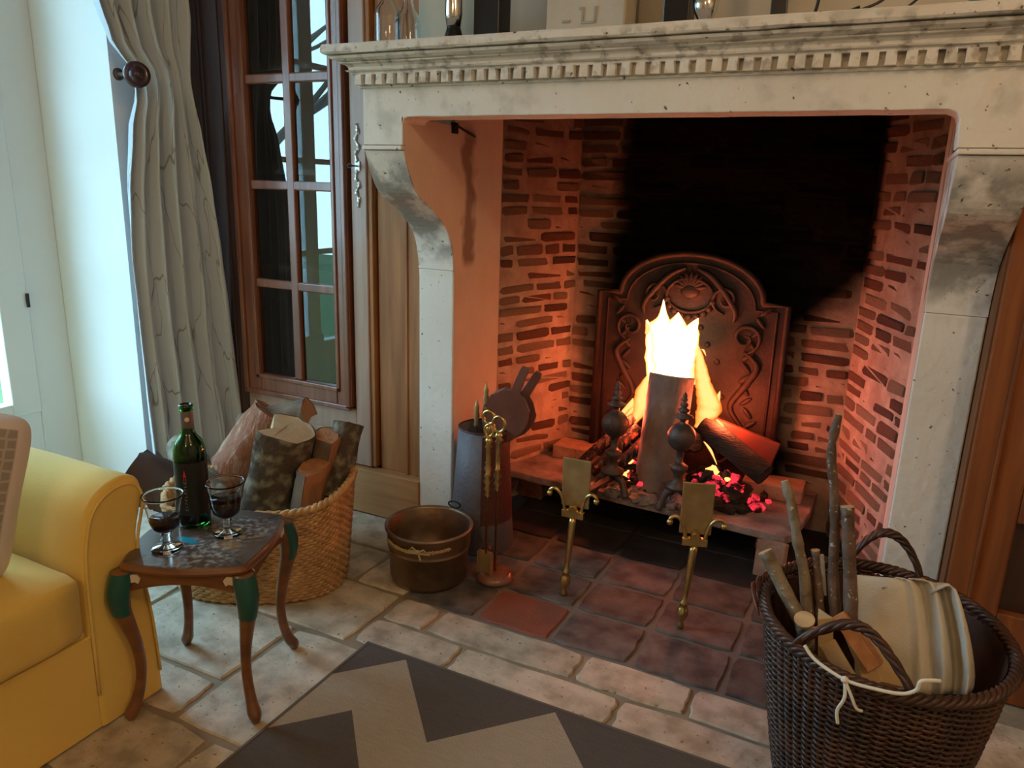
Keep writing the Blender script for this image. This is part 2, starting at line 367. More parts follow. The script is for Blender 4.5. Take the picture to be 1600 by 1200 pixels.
def _blob(cx, cy, r0, r1, sx=1.0, sy=1.0):
    dx = _mul(_mul(s.outputs[0], cx, nn, ll, 'SUBTRACT'), sx, nn, ll); dy = _mul(_mul(s.outputs[1], cy, nn, ll, 'SUBTRACT'), sy, nn, ll)
    d = _mul(_mul(dx, dx, nn, ll), _mul(dy, dy, nn, ll), nn, ll, 'ADD'); d = _mul(d, 0.5, nn, ll, 'POWER')
    m1 = nn.new('ShaderNodeMapRange'); ll.new(d, m1.inputs[0]); m1.inputs[1].default_value = r0; m1.inputs[2].default_value = r1
    m1.inputs[3].default_value = 1; m1.inputs[4].default_value = 0
    return m1.outputs[0]


_bl = _mul(_blob(0.06, -0.075, 0.05, 0.11), _blob(0.05, 0.06, 0.04, 0.09), nn, ll, 'MAXIMUM')
_f = _mul(_bl, _noise_step(t.outputs['Object'], 70, 0.46, 0.66, nn, ll, 10), nn, ll)
_overlay(TTOP, _mul(_f, 0.7, nn, ll), (0.60, 0.59, 0.56), nn, ll, b)
_overlay(TTOP, _blob(-0.015, -0.035, 0.012, 0.020, 0.55, 1.5), (0.02, 0.30, 0.42), nn, ll, b)
_overlay(TTOP, _mul(_blob(0.085, -0.005, 0.012, 0.03, 0.8, 1.2), 0.6, nn, ll), (0.35, 0.20, 0.06), nn, ll, b)

# rug: zigzags of dark grey and cream running along X
RUG = mat('rug_wool', (0.5, 0.43, 0.31), 0.95, bump=0.5, bscale=300)
nn, ll, b = nodes_of(RUG)
g = nn.new('ShaderNodeNewGeometry'); s = nn.new('ShaderNodeSeparateXYZ'); ll.new(g.outputs['Position'], s.inputs[0])
u = _mul(_mul(s.outputs[0], 0.40, nn, ll, 'SUBTRACT'), 0.42, nn, ll, 'DIVIDE')
pp = nn.new('ShaderNodeMath'); pp.operation = 'PINGPONG'; pp.inputs[1].default_value = 0.5; ll.new(u, pp.inputs[0])   # 0 at peaks .. .5 at valleys
h = _mul(pp.outputs[0], -0.456, nn, ll)                  # 0 .. -0.228
v = _mul(_mul(s.outputs[1], h, nn, ll, 'SUBTRACT'), 0.896, nn, ll, 'ADD')   # 0 on the first zigzag line, negative towards the room
v2 = _mul(_mul(v, 0.2, nn, ll, 'MINIMUM'), -1.0 / 0.444, nn, ll)
fr = nn.new('ShaderNodeMath'); fr.operation = 'FRACT'; ll.new(v2, fr.inputs[0])
cmpn = nn.new('ShaderNodeMath'); cmpn.operation = 'LESS_THAN'; cmpn.inputs[1].default_value = 0.5; ll.new(fr.outputs[0], cmpn.inputs[0])
nz = nn.new('ShaderNodeTexNoise'); nz.inputs['Scale'].default_value = 25; ll.new(g.outputs['Position'], nz.inputs['Vector'])
mp = nn.new('ShaderNodeMapping'); ll.new(g.outputs['Position'], mp.inputs[0]); mp.inputs['Scale'].default_value = (1, 6, 1); mp.inputs['Rotation'].default_value = (0, 0, -0.7)
ll.new(mp.outputs[0], nz.inputs['Vector'])
ra = nn.new('ShaderNodeValToRGB'); ll.new(nz.outputs[0], ra.inputs[0])
ra.color_ramp.elements[0].color = (0.090, 0.077, 0.068, 1); ra.color_ramp.elements[1].color = (0.125, 0.105, 0.092, 1)
rb = nn.new('ShaderNodeValToRGB'); ll.new(nz.outputs[0], rb.inputs[0])
rb.color_ramp.elements[0].color = (0.36, 0.30, 0.22, 1); rb.color_ramp.elements[1].color = (0.46, 0.385, 0.285, 1)
mx = nn.new('ShaderNodeMix'); mx.data_type = 'RGBA'; ll.new(cmpn.outputs[0], mx.inputs[0]); ll.new(ra.outputs[0], mx.inputs[6]); ll.new(rb.outputs[0], mx.inputs[7])
ll.new(mx.outputs[2], b.inputs['Base Color'])


def flame_mat(name, core, mid, edge, strength):
    m = bpy.data.materials.new(name); m.use_nodes = True
    n = m.node_tree.nodes; l = m.node_tree.links
    for x in list(n):
        if x.type != 'OUTPUT_MATERIAL': n.remove(x)
    out = [x for x in n if x.type == 'OUTPUT_MATERIAL'][0]
    lw = n.new('ShaderNodeLayerWeight'); lw.inputs[0].default_value = 0.5
    r = n.new('ShaderNodeValToRGB'); l.new(lw.outputs['Facing'], r.inputs[0])
    e = r.color_ramp.elements; e[0].position = 0.06; e[0].color = tuple(core) + (1,); e[1].position = 0.75; e[1].color = tuple(edge) + (1,)
    k = e.new(0.34); k.color = tuple(mid) + (1,)
    em = n.new('ShaderNodeEmission'); em.inputs[1].default_value = strength; l.new(r.outputs[0], em.inputs[0])
    t = n.new('ShaderNodeBsdfTransparent')
    mr = n.new('ShaderNodeMapRange'); l.new(lw.outputs['Facing'], mr.inputs[0]); mr.inputs[1].default_value = 0.30; mr.inputs[2].default_value = 0.92
    mr.inputs[3].default_value = 0.0; mr.inputs[4].default_value = 0.95
    mx = n.new('ShaderNodeMixShader'); l.new(mr.outputs[0], mx.inputs[0]); l.new(em.outputs[0], mx.inputs[1]); l.new(t.outputs[0], mx.inputs[2])
    l.new(mx.outputs[0], out.inputs[0])
    MAT[name] = m
    return m


FLAME_W = flame_mat('flame_white', (1, 0.9, 0.6), (1, 0.62, 0.14), (1, 0.25, 0.02), 3.2)
FLAME_Y = flame_mat('flame_yellow', (1, 0.72, 0.22), (1, 0.36, 0.05), (1, 0.13, 0.01), 1.15)
FLAME_O = flame_mat('flame_orange', (0.9, 0.30, 0.03), (0.7, 0.14, 0.01), (0.4, 0.04, 0.0), 0.8)
EMBER = mat('ember_glow', (0.1, 0.01, 0.01), 0.9, emit=(1, 0.035, 0.065), estr=0.9)
nn, ll, b = nodes_of(EMBER)
t = nn.new('ShaderNodeTexCoord')
f = _noise_step(t.outputs['Object'], 30, 0.42, 0.6, nn, ll)
ll.new(_mul(f, 1.15, nn, ll), b.inputs['Emission Strength'])
SPARK = mat('ember_bright', (0.2, 0.05, 0.02), 0.9, emit=(1, 0.30, 0.08), estr=3.0)
EMBER_LOG = mat('glowing_charred_log', (0.018, 0.014, 0.012), 0.9, col2=(0.17, 0.11, 0.09), scale=16, lo=0.5, hi=0.62, stretch=(4, 4, 0.8), bump=0.8, emit=(1, 0.07, 0.02), estr=0.0)
nn, ll, b = nodes_of(EMBER_LOG)
t = nn.new('ShaderNodeTexCoord')
f = _noise_step(t.outputs['Object'], 16, 0.58, 0.70, nn, ll)
ll.new(_mul(f, 1.2, nn, ll), b.inputs['Emission Strength'])


# ---------------------------------------------------------------- geometry helpers
def wloc(p):
    v = Vector((0, 0, 0))
    while p is not None:
        v += p.location; p = p.parent
    return v


def mk(name, V, F, m, parent=None, smooth=False, mi=None, origin=None, bevel=0, uv=None, auto=True):
    V = [Vector(v) for v in V]
    if parent is not None:
        base = wloc(parent)
        org = Vector(origin) if origin is not None else base
    else:
        base = Vector((0, 0, 0))
        if origin is None:
            xs = [v.x for v in V]; ys = [v.y for v in V]; zs = [v.z for v in V]
            org = Vector(((min(xs) + max(xs)) / 2, (min(ys) + max(ys)) / 2, min(zs)))
        else: org = Vector(origin)
    me = bpy.data.meshes.new(name)
    me.from_pydata([v - org for v in V], [], F)
    for k in (m if isinstance(m, (list, tuple)) else [m]): me.materials.append(k)
    if mi:
        for p, k in zip(me.polygons, mi): p.material_index = k
    bm = bmesh.new(); bm.from_mesh(me); bmesh.ops.recalc_face_normals(bm, faces=bm.faces); bm.to_mesh(me); bm.free()
    if smooth: me.polygons.foreach_set('use_smooth', [True] * len(me.polygons))
    if uv:
        u = me.uv_layers.new(name='UVMap')
        for lp in me.loops: u.data[lp.index].uv = uv[lp.vertex_index]
    me.update()
    o = bpy.data.objects.new(name, me); COL.objects.link(o)
    o.parent = parent; o.location = org - base
    if bevel:
        md = o.modifiers.new('bevel', 'BEVEL'); md.width = bevel; md.segments = 2; md.limit_method = 'ANGLE'; md.angle_limit = 0.7
    return o


def thing(name, label, cat, loc, group=None):
    o = bpy.data.objects.new(name, None); COL.objects.link(o); o.location = loc; o.empty_display_size = 0.05
    o['label'] = label; o['category'] = cat
    if group: o['group'] = group
    return o


def tag(o, label, cat, group=None, kind=None):
    o['label'] = label; o['category'] = cat
    if group: o['group'] = group
    if kind: o['kind'] = kind
    return o


def struct(o, label=None):
    o['kind'] = 'structure'
    if label: o['label'] = label
    return o


def box(x0, x1, y0, y1, z0, z1):
    V = [(x, y, z) for z in (z0, z1) for y in (y0, y1) for x in (x0, x1)]
    F = [(0, 1, 3, 2), (4, 6, 7, 5), (0, 4, 5, 1), (2, 3, 7, 6), (0, 2, 6, 4), (1, 5, 7, 3)]
    return V, F


def join(*parts):
    V, F = [], []
    for v, f in parts:
        k = len(V); V += [Vector(a) for a in v]; F += [tuple(i + k for i in q) for q in f]
    return V, F


def xf(part, M):
    return [M @ Vector(v) for v in part[0]], part[1]


def prism(poly, axis, a, b):
    """poly: 2-D points in the two remaining axes (in order x,y,z), extruded from a to b"""
    V = []
    for t in (a, b):
        for p in poly:
            q = list(p); q.insert(axis, t); V.append(tuple(q))
    n = len(poly)
    F = [tuple(range(n)), tuple(range(2 * n - 1, n - 1, -1))] + [(i, (i + 1) % n, n + (i + 1) % n, n + i) for i in range(n)]
    return V, F


def lathe(prof, c=(0, 0, 0), n=24, cap=True):
    V, F = [], []
    for r, z in prof:
        for k in range(n):
            a = 2 * pi * k / n; V.append((c[0] + r * cos(a), c[1] + r * sin(a), c[2] + z))
    for i in range(len(prof) - 1):
        for k in range(n):
            F.append((i * n + k, i * n + (k + 1) % n, (i + 1) * n + (k + 1) % n, (i + 1) * n + k))
    if cap:
        F.append(tuple(range(n - 1, -1, -1))); F.append(tuple((len(prof) - 1) * n + k for k in range(n)))
    return V, F


def frames(P):
    """parallel transported frames along points"""
    T = []
    for i in range(len(P)):
        a = P[max(i - 1, 0)]; b = P[min(i + 1, len(P) - 1)]; T.append((b - a).normalized())
    up = Vector((0, 0, 1)) if abs(T[0].z) < 0.9 else Vector((1, 0, 0))
    N = [(up - T[0] * up.dot(T[0])).normalized()]
    for i in range(1, len(P)):
        v = N[-1] - T[i] * N[-1].dot(T[i])
        N.append(v.normalized() if v.length > 1e-6 else N[-1])
    return T, N, [t.cross(n) for t, n in zip(T, N)]


def tube(P, R, n=8, cap=True, flat=1.0, closed=False):
    P = [Vector(p) for p in P]
    if isinstance(R, (int, float)): R = [R] * len(P)
    T, N, B = frames(P)
    V, F = [], []
    for p, r, a, b in zip(P, R, N, B):
        for k in range(n):
            t = 2 * pi * k / n; V.append(p + a * (r * cos(t) * flat) + b * (r * sin(t)))
    m = len(P)
    for i in range(m if closed else m - 1):
        j = (i + 1) % m
        for k in range(n):
            F.append((i * n + k, i * n + (k + 1) % n, j * n + (k + 1) % n, j * n + k))
    if cap and not closed:
        F.append(tuple(range(n - 1, -1, -1))); F.append(tuple((m - 1) * n + k for k in range(n)))
    return V, F


def spline(P, k=6):
    """Catmull-Rom through points (any length tuples)"""
    P = [Vector(p) for p in P]; out = []
    for i in range(len(P) - 1):
        p0 = P[max(i - 1, 0)]; p1 = P[i]; p2 = P[i + 1]; p3 = P[min(i + 2, len(P) - 1)]
        for j in range(k):
            t = j / k
            out.append(0.5 * ((2 * p1) + (p2 - p0) * t + (2 * p0 - 5 * p1 + 4 * p2 - p3) * t * t + (3 * p1 - p0 - 3 * p2 + p3) * t ** 3))
    out.append(P[-1])
    return out


def ball(c, rx, ry, rz, nu=16, nv=10):
    V, F = lathe([(max(sin(pi * i / nv), 1e-3), -cos(pi * i / nv)) for i in range(nv + 1)], n=nu)
    return [(c[0] + v[0] * rx, c[1] + v[1] * ry, c[2] + v[2] * rz) for v in V], F


def rough_up(part, amp, scale, seed=0):
    V = []
    for v in part[0]:
        v = Vector(v); q = v * scale + Vector((seed, seed * 2, 0))
        V.append(v + Vector((noise.noise(q), noise.noise(q + Vector((7, 3, 1))), noise.noise(q + Vector((2, 9, 5))))) * amp)
    return V, part[1]


def align(d, up=Vector((0, 0, 1))):
    """matrix whose local Z is d"""
    return Vector(d).normalized().to_track_quat('Z', 'Y').to_matrix().to_4x4()


# ================================================================ THE SETTING
XJ0, XJ1 = -0.017, 0.116          # left jamb
XR0, XR1 = 1.470, 1.605           # right jamb
YJ, YL = -0.20, -0.485            # jamb face, lintel face
YB = 0.50                         # back of the firebox
ZS = 0.15                         # raised hearth

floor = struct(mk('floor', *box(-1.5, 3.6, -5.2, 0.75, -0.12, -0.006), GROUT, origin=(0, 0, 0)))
# tiles: every slab its own piece, sharing mesh data between alike ones
_tile_cache = {}


def tile(x0, x1, y0, y1, m, gap=0.007):
    w = round((x1 - x0) - 2 * gap, 3); h = round((y1 - y0) - 2 * gap, 3)
    key = (w, h, m.name)
    if key not in _tile_cache:
        rng = random.Random(hash((w, h)) % 1000)
        n = 5; ring = []
        for (ax, ay, bx, by) in ((-1, -1, 1, -1), (1, -1, 1, 1), (1, 1, -1, 1), (-1, 1, -1, -1)):
            for i in range(n):
                t = i / n; x = (ax + (bx - ax) * t) * w / 2; y = (ay + (by - ay) * t) * h / 2
                j = 0.0035
                if i == 0: x *= 1 - 0.010 / w; y *= 1 - 0.010 / h
                ring.append((x + rng.uniform(-j, j), y + rng.uniform(-j, j)))
        k = len(ring)
        V = [(x, y, -0.02) for x, y in ring] + [(x, y, -0.004) for x, y in ring] + [(x * (1 - 0.007 / w), y * (1 - 0.007 / h), 0) for x, y in ring]
        F = [(i, (i + 1) % k, k + (i + 1) % k, k + i) for i in range(k)] + [(k + i, k + (i + 1) % k, 2 * k + (i + 1) % k, 2 * k + i) for i in range(k)]
        F.append(tuple(range(2 * k, 3 * k)))
        me = bpy.data.meshes.new('tile'); me.from_pydata(V, [], F); me.materials.append(m); me.update()
        _tile_cache[key] = me
    o = bpy.data.objects.new('tile', _tile_cache[key]); COL.objects.link(o); o.parent = floor
    o.location = ((x0 + x1) / 2, (y0 + y1) / 2, random.uniform(-0.0008, 0.0008))


# hearth terracotta
xs = [0.21, 0.445, 0.68, 0.912, 1.147, 1.38, 1.62]
ys = [-0.625, -0.435, -0.245, -0.055, 0.135, 0.325, 0.50]
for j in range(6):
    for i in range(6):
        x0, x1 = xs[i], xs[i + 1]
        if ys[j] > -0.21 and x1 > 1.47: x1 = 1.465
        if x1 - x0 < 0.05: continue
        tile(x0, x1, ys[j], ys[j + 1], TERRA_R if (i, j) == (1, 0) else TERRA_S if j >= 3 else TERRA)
tile(0.12, 0.21, -0.055, 0.135, TERRA)
tile(0.02, 0.21, -0.245, -0.205, TERRA)
tile(0.02, 0.21, -0.435, -0.245, TERRA)
tile(0.12, 0.21, -0.20, -0.055, TERRA)
# border rows of cream stone
for a, bb in zip((0.21, 0.356, 0.80, 1.09, 1.50, 1.95, 2.35), (0.356, 0.80, 1.09, 1.50, 1.95, 2.35, 2.8)): tile(a, bb, -0.755, -0.625, TRAV)
for a, bb in zip((0.206, 0.498, 0.94, 1.36, 1.80, 2.2), (0.498, 0.94, 1.36, 1.80, 2.2, 2.6)): tile(a, bb, -0.885, -0.755, TRAV)
# big slabs at the left
tile(-0.25, 0.206, -0.900, -0.625, TRAV); tile(-0.66, -0.25, -0.900, -0.625, TRAV); tile(-1.05, -0.66, -0.900, -0.50, TRAV)
tile(-0.42, 0.02, -0.625, -0.415, TRAV); tile(0.02, 0.21, -0.625, -0.435, TRAV)
tile(-0.38, 0.02, -0.415, -0.20, TRAV); tile(-0.80, -0.38, -0.415, -0.20, TRAV); tile(-0.80, -0.42, -0.625, -0.415, TRAV)
tile(0.045, 0.50, -1.325, -0.900, TRAV); tile(-0.40, 0.045, -1.180, -0.900, TRAV); tile(-0.80, -0.40, -1.180, -0.900, TRAV)
tile(-0.36, 0.045, -1.325, -1.180, TRAV); tile(-0.75, -0.36, -1.325, -1.180, TRAV)
tile(0.183, 0.60, -1.62, -1.325, TRAV); tile(-0.27, 0.183, -1.55, -1.325, TRAV); tile(-0.27, 0.183, -1.98, -1.55, TRAV); tile(0.183, 0.60, -1.98, -1.62, TRAV)
for x0 in (1.62, 2.07):
    tile(x0, x0 + 0.45, -0.625, -0.40, TRAV)
for i in range(4):
    for j in range(3):
        tile(1.66 + i * 0.42 - j * 0.12, 2.08 + i * 0.42 - j * 0.12, -1.185 - j * 0.3, -0.885 - j * 0.3, TRAV)

# room shell
ZC = 2.62
struct(mk('ceiling', *box(-2.0, 3.7, -5.3, 0.8, ZC, ZC + 0.1), PLASTER_W, origin=(0, 0, ZC)))
struct(mk('wall_right', *box(3.5, 3.6, -5.2, 0.75, 0, ZC), PLASTER_W))
struct(mk('wall_rear', *box(-1.5, 3.6, -5.3, -5.2, 0, ZC), PLASTER_W))
struct(mk('wall_back', *join(box(-1.6, XJ0, 0.12, 0.22, 0, ZC), box(XR1, 3.6, 0.12, 0.22, 0, ZC), box(XJ0 - 0.1, XR1 + 0.1, 0.62, 0.72, 0, ZC)), PLASTER_W))
# thick window wall with a splayed-free reveal
WX = -1.05; YW0, YW1 = -2.06, -0.50; WZ0, WZ1 = 0.02, 2.35
struct(mk('wall_left', *join(box(-1.55, WX, YW1, 0.22, 0, ZC), box(-1.55, WX, -5.2, YW0, 0, ZC),
                             box(-1.55, WX, YW0, YW1, 0, WZ0), box(-1.55, WX, YW0, YW1, WZ1, ZC)), PLASTER))
win = struct(mk('window_1', *join(box(-1.50, -1.44, YW1 - 0.14, YW1, WZ0, WZ1), box(-1.50, -1.44, YW0, YW0 + 0.13, WZ0, WZ1),
                                  box(-1.499, -1.4412, YW0 + .14, YW1 - .14, WZ1 - 0.09, WZ1), box(-1.499, -1.4412, YW0 + .13, YW1 - .14, WZ0, WZ0 + 0.30)), WHITEP, bevel=0.004))
ym = (YW0 + YW1) / 2
mk('casement', *join(box(-1.49, -1.45, ym - 0.05, ym + 0.05, WZ0 + 0.30, WZ1 - 0.09), box(-1.49, -1.43, YW1 - 0.245, YW1 - 0.142, WZ0 + 0.30, WZ1 - 0.09), box(-1.489, -1.4312, YW1 - 0.245, ym - 0.05, WZ0 + 0.30, WZ0 + 0.35)), WHITEP, win, bevel=0.004)
for yy in ((YW0 + 0.13, ym - 0.05), (ym + 0.05, YW1 - 0.245)):
    for zz in (0.82, 1.30, 1.78):
        mk('glazing_bar', *box(-1.485, -1.455, yy[0], yy[1], zz - 0.014, zz + 0.014), WHITEP, win)
    mk('pane', *box(-1.472, -1.468, yy[0], yy[1], WZ0 + 0.30, WZ1 - 0.09), PANE, win)
_h = at(86, 460, 1, -0.50)
mk('hinge', *lathe([(0.006, 0), (0.006, 0.05)], (-1.425, -0.645, 0.72), 10), BLACKFE, win)

# ================================================================ FIREPLACE
fp = thing('fireplace', 'large pale limestone fireplace with dentil cornice, curved corbels and brick firebox', 'fireplace', (0.75, 0, 0))
front = [(-0.2, 0.0), (-0.2, 0.45), (-0.2, 0.88)]
cor = spline([(-0.2, 0.88, 0), (-0.206, 0.97, 0), (-0.24, 1.055, 0), (-0.324, 1.120, 0), (-0.416, 1.173, 0), (-0.458, 1.235, 0), (-0.480, 1.288, 0)], 5)
prof = [(0.12, 0.0)] + front + [(p.x, p.y) for p in cor[1:]] + [(-0.485, 1.289), (-0.36, 1.289), (0.12, 1.289)]
for x0, x1 in ((XJ0, XJ1), (XR0, XR1)):
    # split the jamb and the corbel: two stones with a joint
    jp = [(0.12, 0.03), (-0.2, 0.03), (-0.2, 0.905), (-0.203, 0.93), (0.12, 0.93)]
    mk('jamb_stone', *prism(jp, 0, x0, x1), STONE, fp, bevel=0.004)
    mk('jamb_base', *box(x0 - 0.004, x1 + 0.002, -0.206, 0.12, 0, 0.03), STONE, fp, bevel=0.003)
    cp = [(0.12, 0.931), (-0.203, 0.931)] + [(p.x, p.y) for p in cor if p.y > 0.932] + [(-0.480, 1.289), (0.12, 1.289)]
    mk('corbel', *prism(cp, 0, x0, x1), STONE, fp, bevel=0.003)
    mk('corbel_cap', *box(x0 - 0.003, x1, -0.490, -0.10, 1.2905, 1.302), STONE, fp, bevel=0.003)
# lintel with its rounded ends coming down onto the caps
za, zb = 1.378, 1.462
outl = [(XJ0, 1.3035), (XJ1, 1.3035), (XJ1, za - 0.018), (XJ1 + 0.005, za - 0.006), (XJ1 + 0.018, za)]
outl += [(0.116 + 0.018 + (1.452 - 0.134) * i / 24, za + 0.0015 * noise.noise(Vector((i * 0.7, 0, 0)))) for i in range(1, 24)]
outl += [(1.440, za), (1.456, za - 0.006), (1.462, za - 0.020), (1.465, 1.3035), (XR1 - 0.02, 1.3035), (XR1 - 0.02, zb), (XJ0, zb)]
mk('lintel', *prism([(x, z) for x, z in outl], 1, YL, -0.37), STONE, fp, bevel=0.0025)
mk('lintel_core', *box(XJ0, XR1 - 0.02, YL + 0.004, -0.37, zb, 1.53), STONE, fp)
# inner panels of smooth render (left and right cheeks), above the corbel they reach up the flue
pan = [(-0.485, 1.3035), (-0.485, 1.378), (-0.37, 1.378), (-0.2, 1.378), (-0.2, 2.3), (0.12, 2.3), (0.12, 0.0), (-0.19, 0.0)] + \
      [(p.x + 0.006, p.y) for p in cor if p.y > 0.86] + [(-0.474, 1.3035)]
mk('cheek_panel', *prism(pan, 0, XJ1 - 0.002, XJ1 + 0.0015), RENDER, fp)
mk('cheek_panel', *prism([(-0.19, 0), (-0.19, 0.88), (-0.2, 1.3), (-0.2, 2.3), (0.1, 2.3), (0.1, 0)], 0, XR0 - 0.0015, XR0 + 0.002), RENDER, fp)
hk = at(708, 198, 0, XJ1)
mk('iron_hook', *join(tube([hk + Vector((0, -0.01, 0)), hk + Vector((0.02, 0, 0)), hk + Vector((0.022, 0.06, -0.015)), hk + Vector((0.004, 0.13, -0.02))], 0.004, 6),
                      box(hk.x, hk.x + 0.012, hk.y - 0.012, hk.y + 0.012, hk.z - 0.02, hk.z + 0.012)), BLACKFE, fp)

# cornice: a profile swept round the three sides, edges slightly worn
cprof = [(0.005, 1.462), (0.005, 1.488), (0.022, 1.488), (0.024, 1.493), (0.032, 1.496), (0.034, 1.4985), (0.026, 1.501), (0.028, 1.507),
         (0.034, 1.512), (0.046, 1.515), (0.048, 1.5175), (0.044, 1.519), (0.052, 1.521), (0.062, 1.526), (0.066, 1.532), (0.060, 1.5345), (0.0, 1.5345)]


def mitre(prof, n=110, amp=0.0012, seed=0, yback=-0.2, xr=XR1 - 0.02):
    V, F = [], []
    for j, (o, z) in enumerate(prof):
        path = [(XJ0 - o, yback), (XJ0 - o, (yback + YL - o) / 2)] + [(XJ0 - o + (xr + 0 - XJ0 + o) * i / n, YL - o) for i in range(n + 1)]
        for i, (x, y) in enumerate(path):
            q = Vector((x * 9, j * 3.1 + seed, z * 30)); a = amp * (1 if 0 < j < len(prof) - 2 else 0.3)
            V.append((x + a * noise.noise(q), y + a * noise.noise(q + Vector((5, 5, 5))) * (1.6 if i > 2 else 1), z + a * noise.noise(q + Vector((9, 1, 2)))))
    m = n + 3; k = len(prof)
    for j in range(k - 1):
        for i in range(m - 1): F.append((j * m + i, j * m + i + 1, (j + 1) * m + i + 1, (j + 1) * m + i))
    F.append(tuple(j * m + m - 1 for j in range(k)))
    F.append(tuple(j * m for j in range(k - 1, -1, -1)))
    return V, F


mk('cornice', *mitre(cprof), STONE, fp)
slab = [(-0.02, 1.536), (0.076, 1.536), (0.081, 1.540), (0.081, 1.556), (0.077, 1.560), (-0.02, 1.560)]
mk('mantel_shelf', *join(mitre(slab, amp=0.0028, seed=4), box(XJ0 - 0.07, XR1 - 0.03, YL - 0.07, -0.195, 1.538, 1.5585)), STONE, fp)
_dm = bpy.data.meshes.new('dentil')
V, F = box(-0.0105, 0.0105, -0.028, 0.004, 0, 0.027)
V = [(x + random.uniform(-.001, .001), y + random.uniform(-.001, .001), z) for x, y, z in V]
_dm.from_pydata(V, [], F); _dm.materials.append(STONE)
_n = 46
for i in range(_n):
    d = bpy.data.objects.new('dentil', _dm); COL.objects.link(d); d.parent = fp
    d.location = (XJ0 + 0.006 + i * 0.0351 - 0.75, YL, 1.4615 + random.uniform(-.0008, .0008)); d.rotation_euler = (0, random.uniform(-.03, .03), random.uniform(-.04, .04))
for yy in (-0.455, -0.42, -0.385, -0.35, -0.315, -0.28, -0.245):
    d = bpy.data.objects.new('dentil', _dm); COL.objects.link(d); d.parent = fp
    d.location = (XJ0 - 0.75 - 0.002, yy, 1.4615); d.rotation_euler = (0, 0, -pi / 2)
mk('frieze_band', *join(box(XJ0 - 0.006, XR1 - 0.018, YL - 0.006, YL + 0.02, 1.4545, 1.4612), box(XJ0 - 0.006, XJ0 + 0.02, YL, -0.2, 1.4545, 1.4612)), STONE, fp, bevel=0.001)
mk('side_block', *box(XJ0, XJ0 + 0.12, YL + 0.004, -0.2, 1.378, 1.535), STONE, fp)
# chimney breast above the shelf and the black flue hood
mk('chimney_breast', *box(XJ0, XR1, YJ, -0.11, 1.559, ZC), PLASTER_W, fp)
SOOTM = mat('soot', (0.012, 0.009, 0.008), 0.95)
mk('flue_hood', *join(box(XJ1, XR0, -0.112, -0.08, 1.56, 2.3), box(XJ1, XR0, -0.112, 0.62, 2.3, 2.34), box(XJ1, XR0, -0.37, -0.1, 1.531, 1.537)), SOOTM, fp)

# ---- firebox walls with individual bricks
_bm = {}


def brick_mesh(m, k):
    key = (m.name, k)
    if key in _bm: return _bm[key]
    rng = random.Random(k * 7 + 1)
    bm = bmesh.new(); bmesh.ops.create_cube(bm, size=1.0)
    bmesh.ops.bevel(bm, geom=[e for e in bm.edges], offset=0.10, segments=1, affect='EDGES')
    for v in bm.verts:
        v.co += Vector((rng.uniform(-.025, .025), rng.uniform(-.10, .10), rng.uniform(-.10, .10)))
    me = bpy.data.meshes.new('brick'); bm.to_mesh(me); bm.free(); me.materials.append(m)
    _bm[key] = me
    return me


def brick_wall(a, b, z0, z1, thick=0.1, dark=0.16, seed=1, zb0=None, name='firebox_wall'):
    """wall from a to b (x,y), its visible side to the right hand when walking a->b"""
    a = Vector((a[0], a[1], 0)); b = Vector((b[0], b[1], 0)); d = (b - a).normalized(); L = (b - a).length
    nrm = Vector((d.y, -d.x, 0))
    V = [a, b, b - nrm * thick, a - nrm * thick]
    V = [v + Vector((0, 0, z0)) for v in V] + [v + Vector((0, 0, z1)) for v in V]
    F = [(0, 1, 2, 3), (4, 7, 6, 5), (0, 4, 5, 1), (1, 5, 6, 2), (2, 6, 7, 3), (3, 7, 4, 0)]
    w = mk(name, V, F, MORTAR, fp)
    rng = random.Random(seed); base = wloc(w)
    z = (zb0 if zb0 is not None else z0) + 0.02
    row = 0; ang = atan2(d.y, d.x)
    while z < 1.50:
        h = rng.uniform(0.026, 0.036); s = 0.004 if row % 2 else -0.05
        s += rng.uniform(-0.015, 0.01)
        while s < L - 0.01:
            l = rng.choice((0.17, 0.19, 0.15, 0.13, 0.08, 0.2)) * rng.uniform(0.9, 1.1)
            s0 = max(s, 0.004); s1 = min(s + l, L - 0.004)
            if s1 - s0 > 0.03:
                r = rng.random()
                m = BR[3] if r < dark * 0.6 else BR[2] if r < dark + 0.10 else BR[1] if r < 0.62 else BR[0]
                o = bpy.data.objects.new('brick', brick_mesh(m, rng.randrange(4))); COL.objects.link(o); o.parent = w
                proud = rng.uniform(0.001, 0.009) if rng.random() > 0.2 else -0.001
                c = a + d * ((s0 + s1) / 2) + nrm * (proud - 0.02) + Vector((0, 0, z + h / 2))
                o.location = c - base; o.scale = (s1 - s0, 0.04, h); o.rotation_euler = (rng.uniform(-.02, .02), rng.uniform(-.02, .02), ang)
            s += l + rng.uniform(0.012, 0.02)
        z += h + rng.uniform(0.013, 0.020); row += 1
    return w


brick_wall((XJ1, 0.12), (0.262, YB), 0.0, 2.3, dark=0.24, seed=3)
brick_wall((0.262, YB), (1.302, YB), 0.0, 2.3, dark=0.20, seed=5, zb0=0.14)
brick_wall((1.302, YB), (XR0, 0.09), 0.0, 2.3, dark=0.16, seed=9)

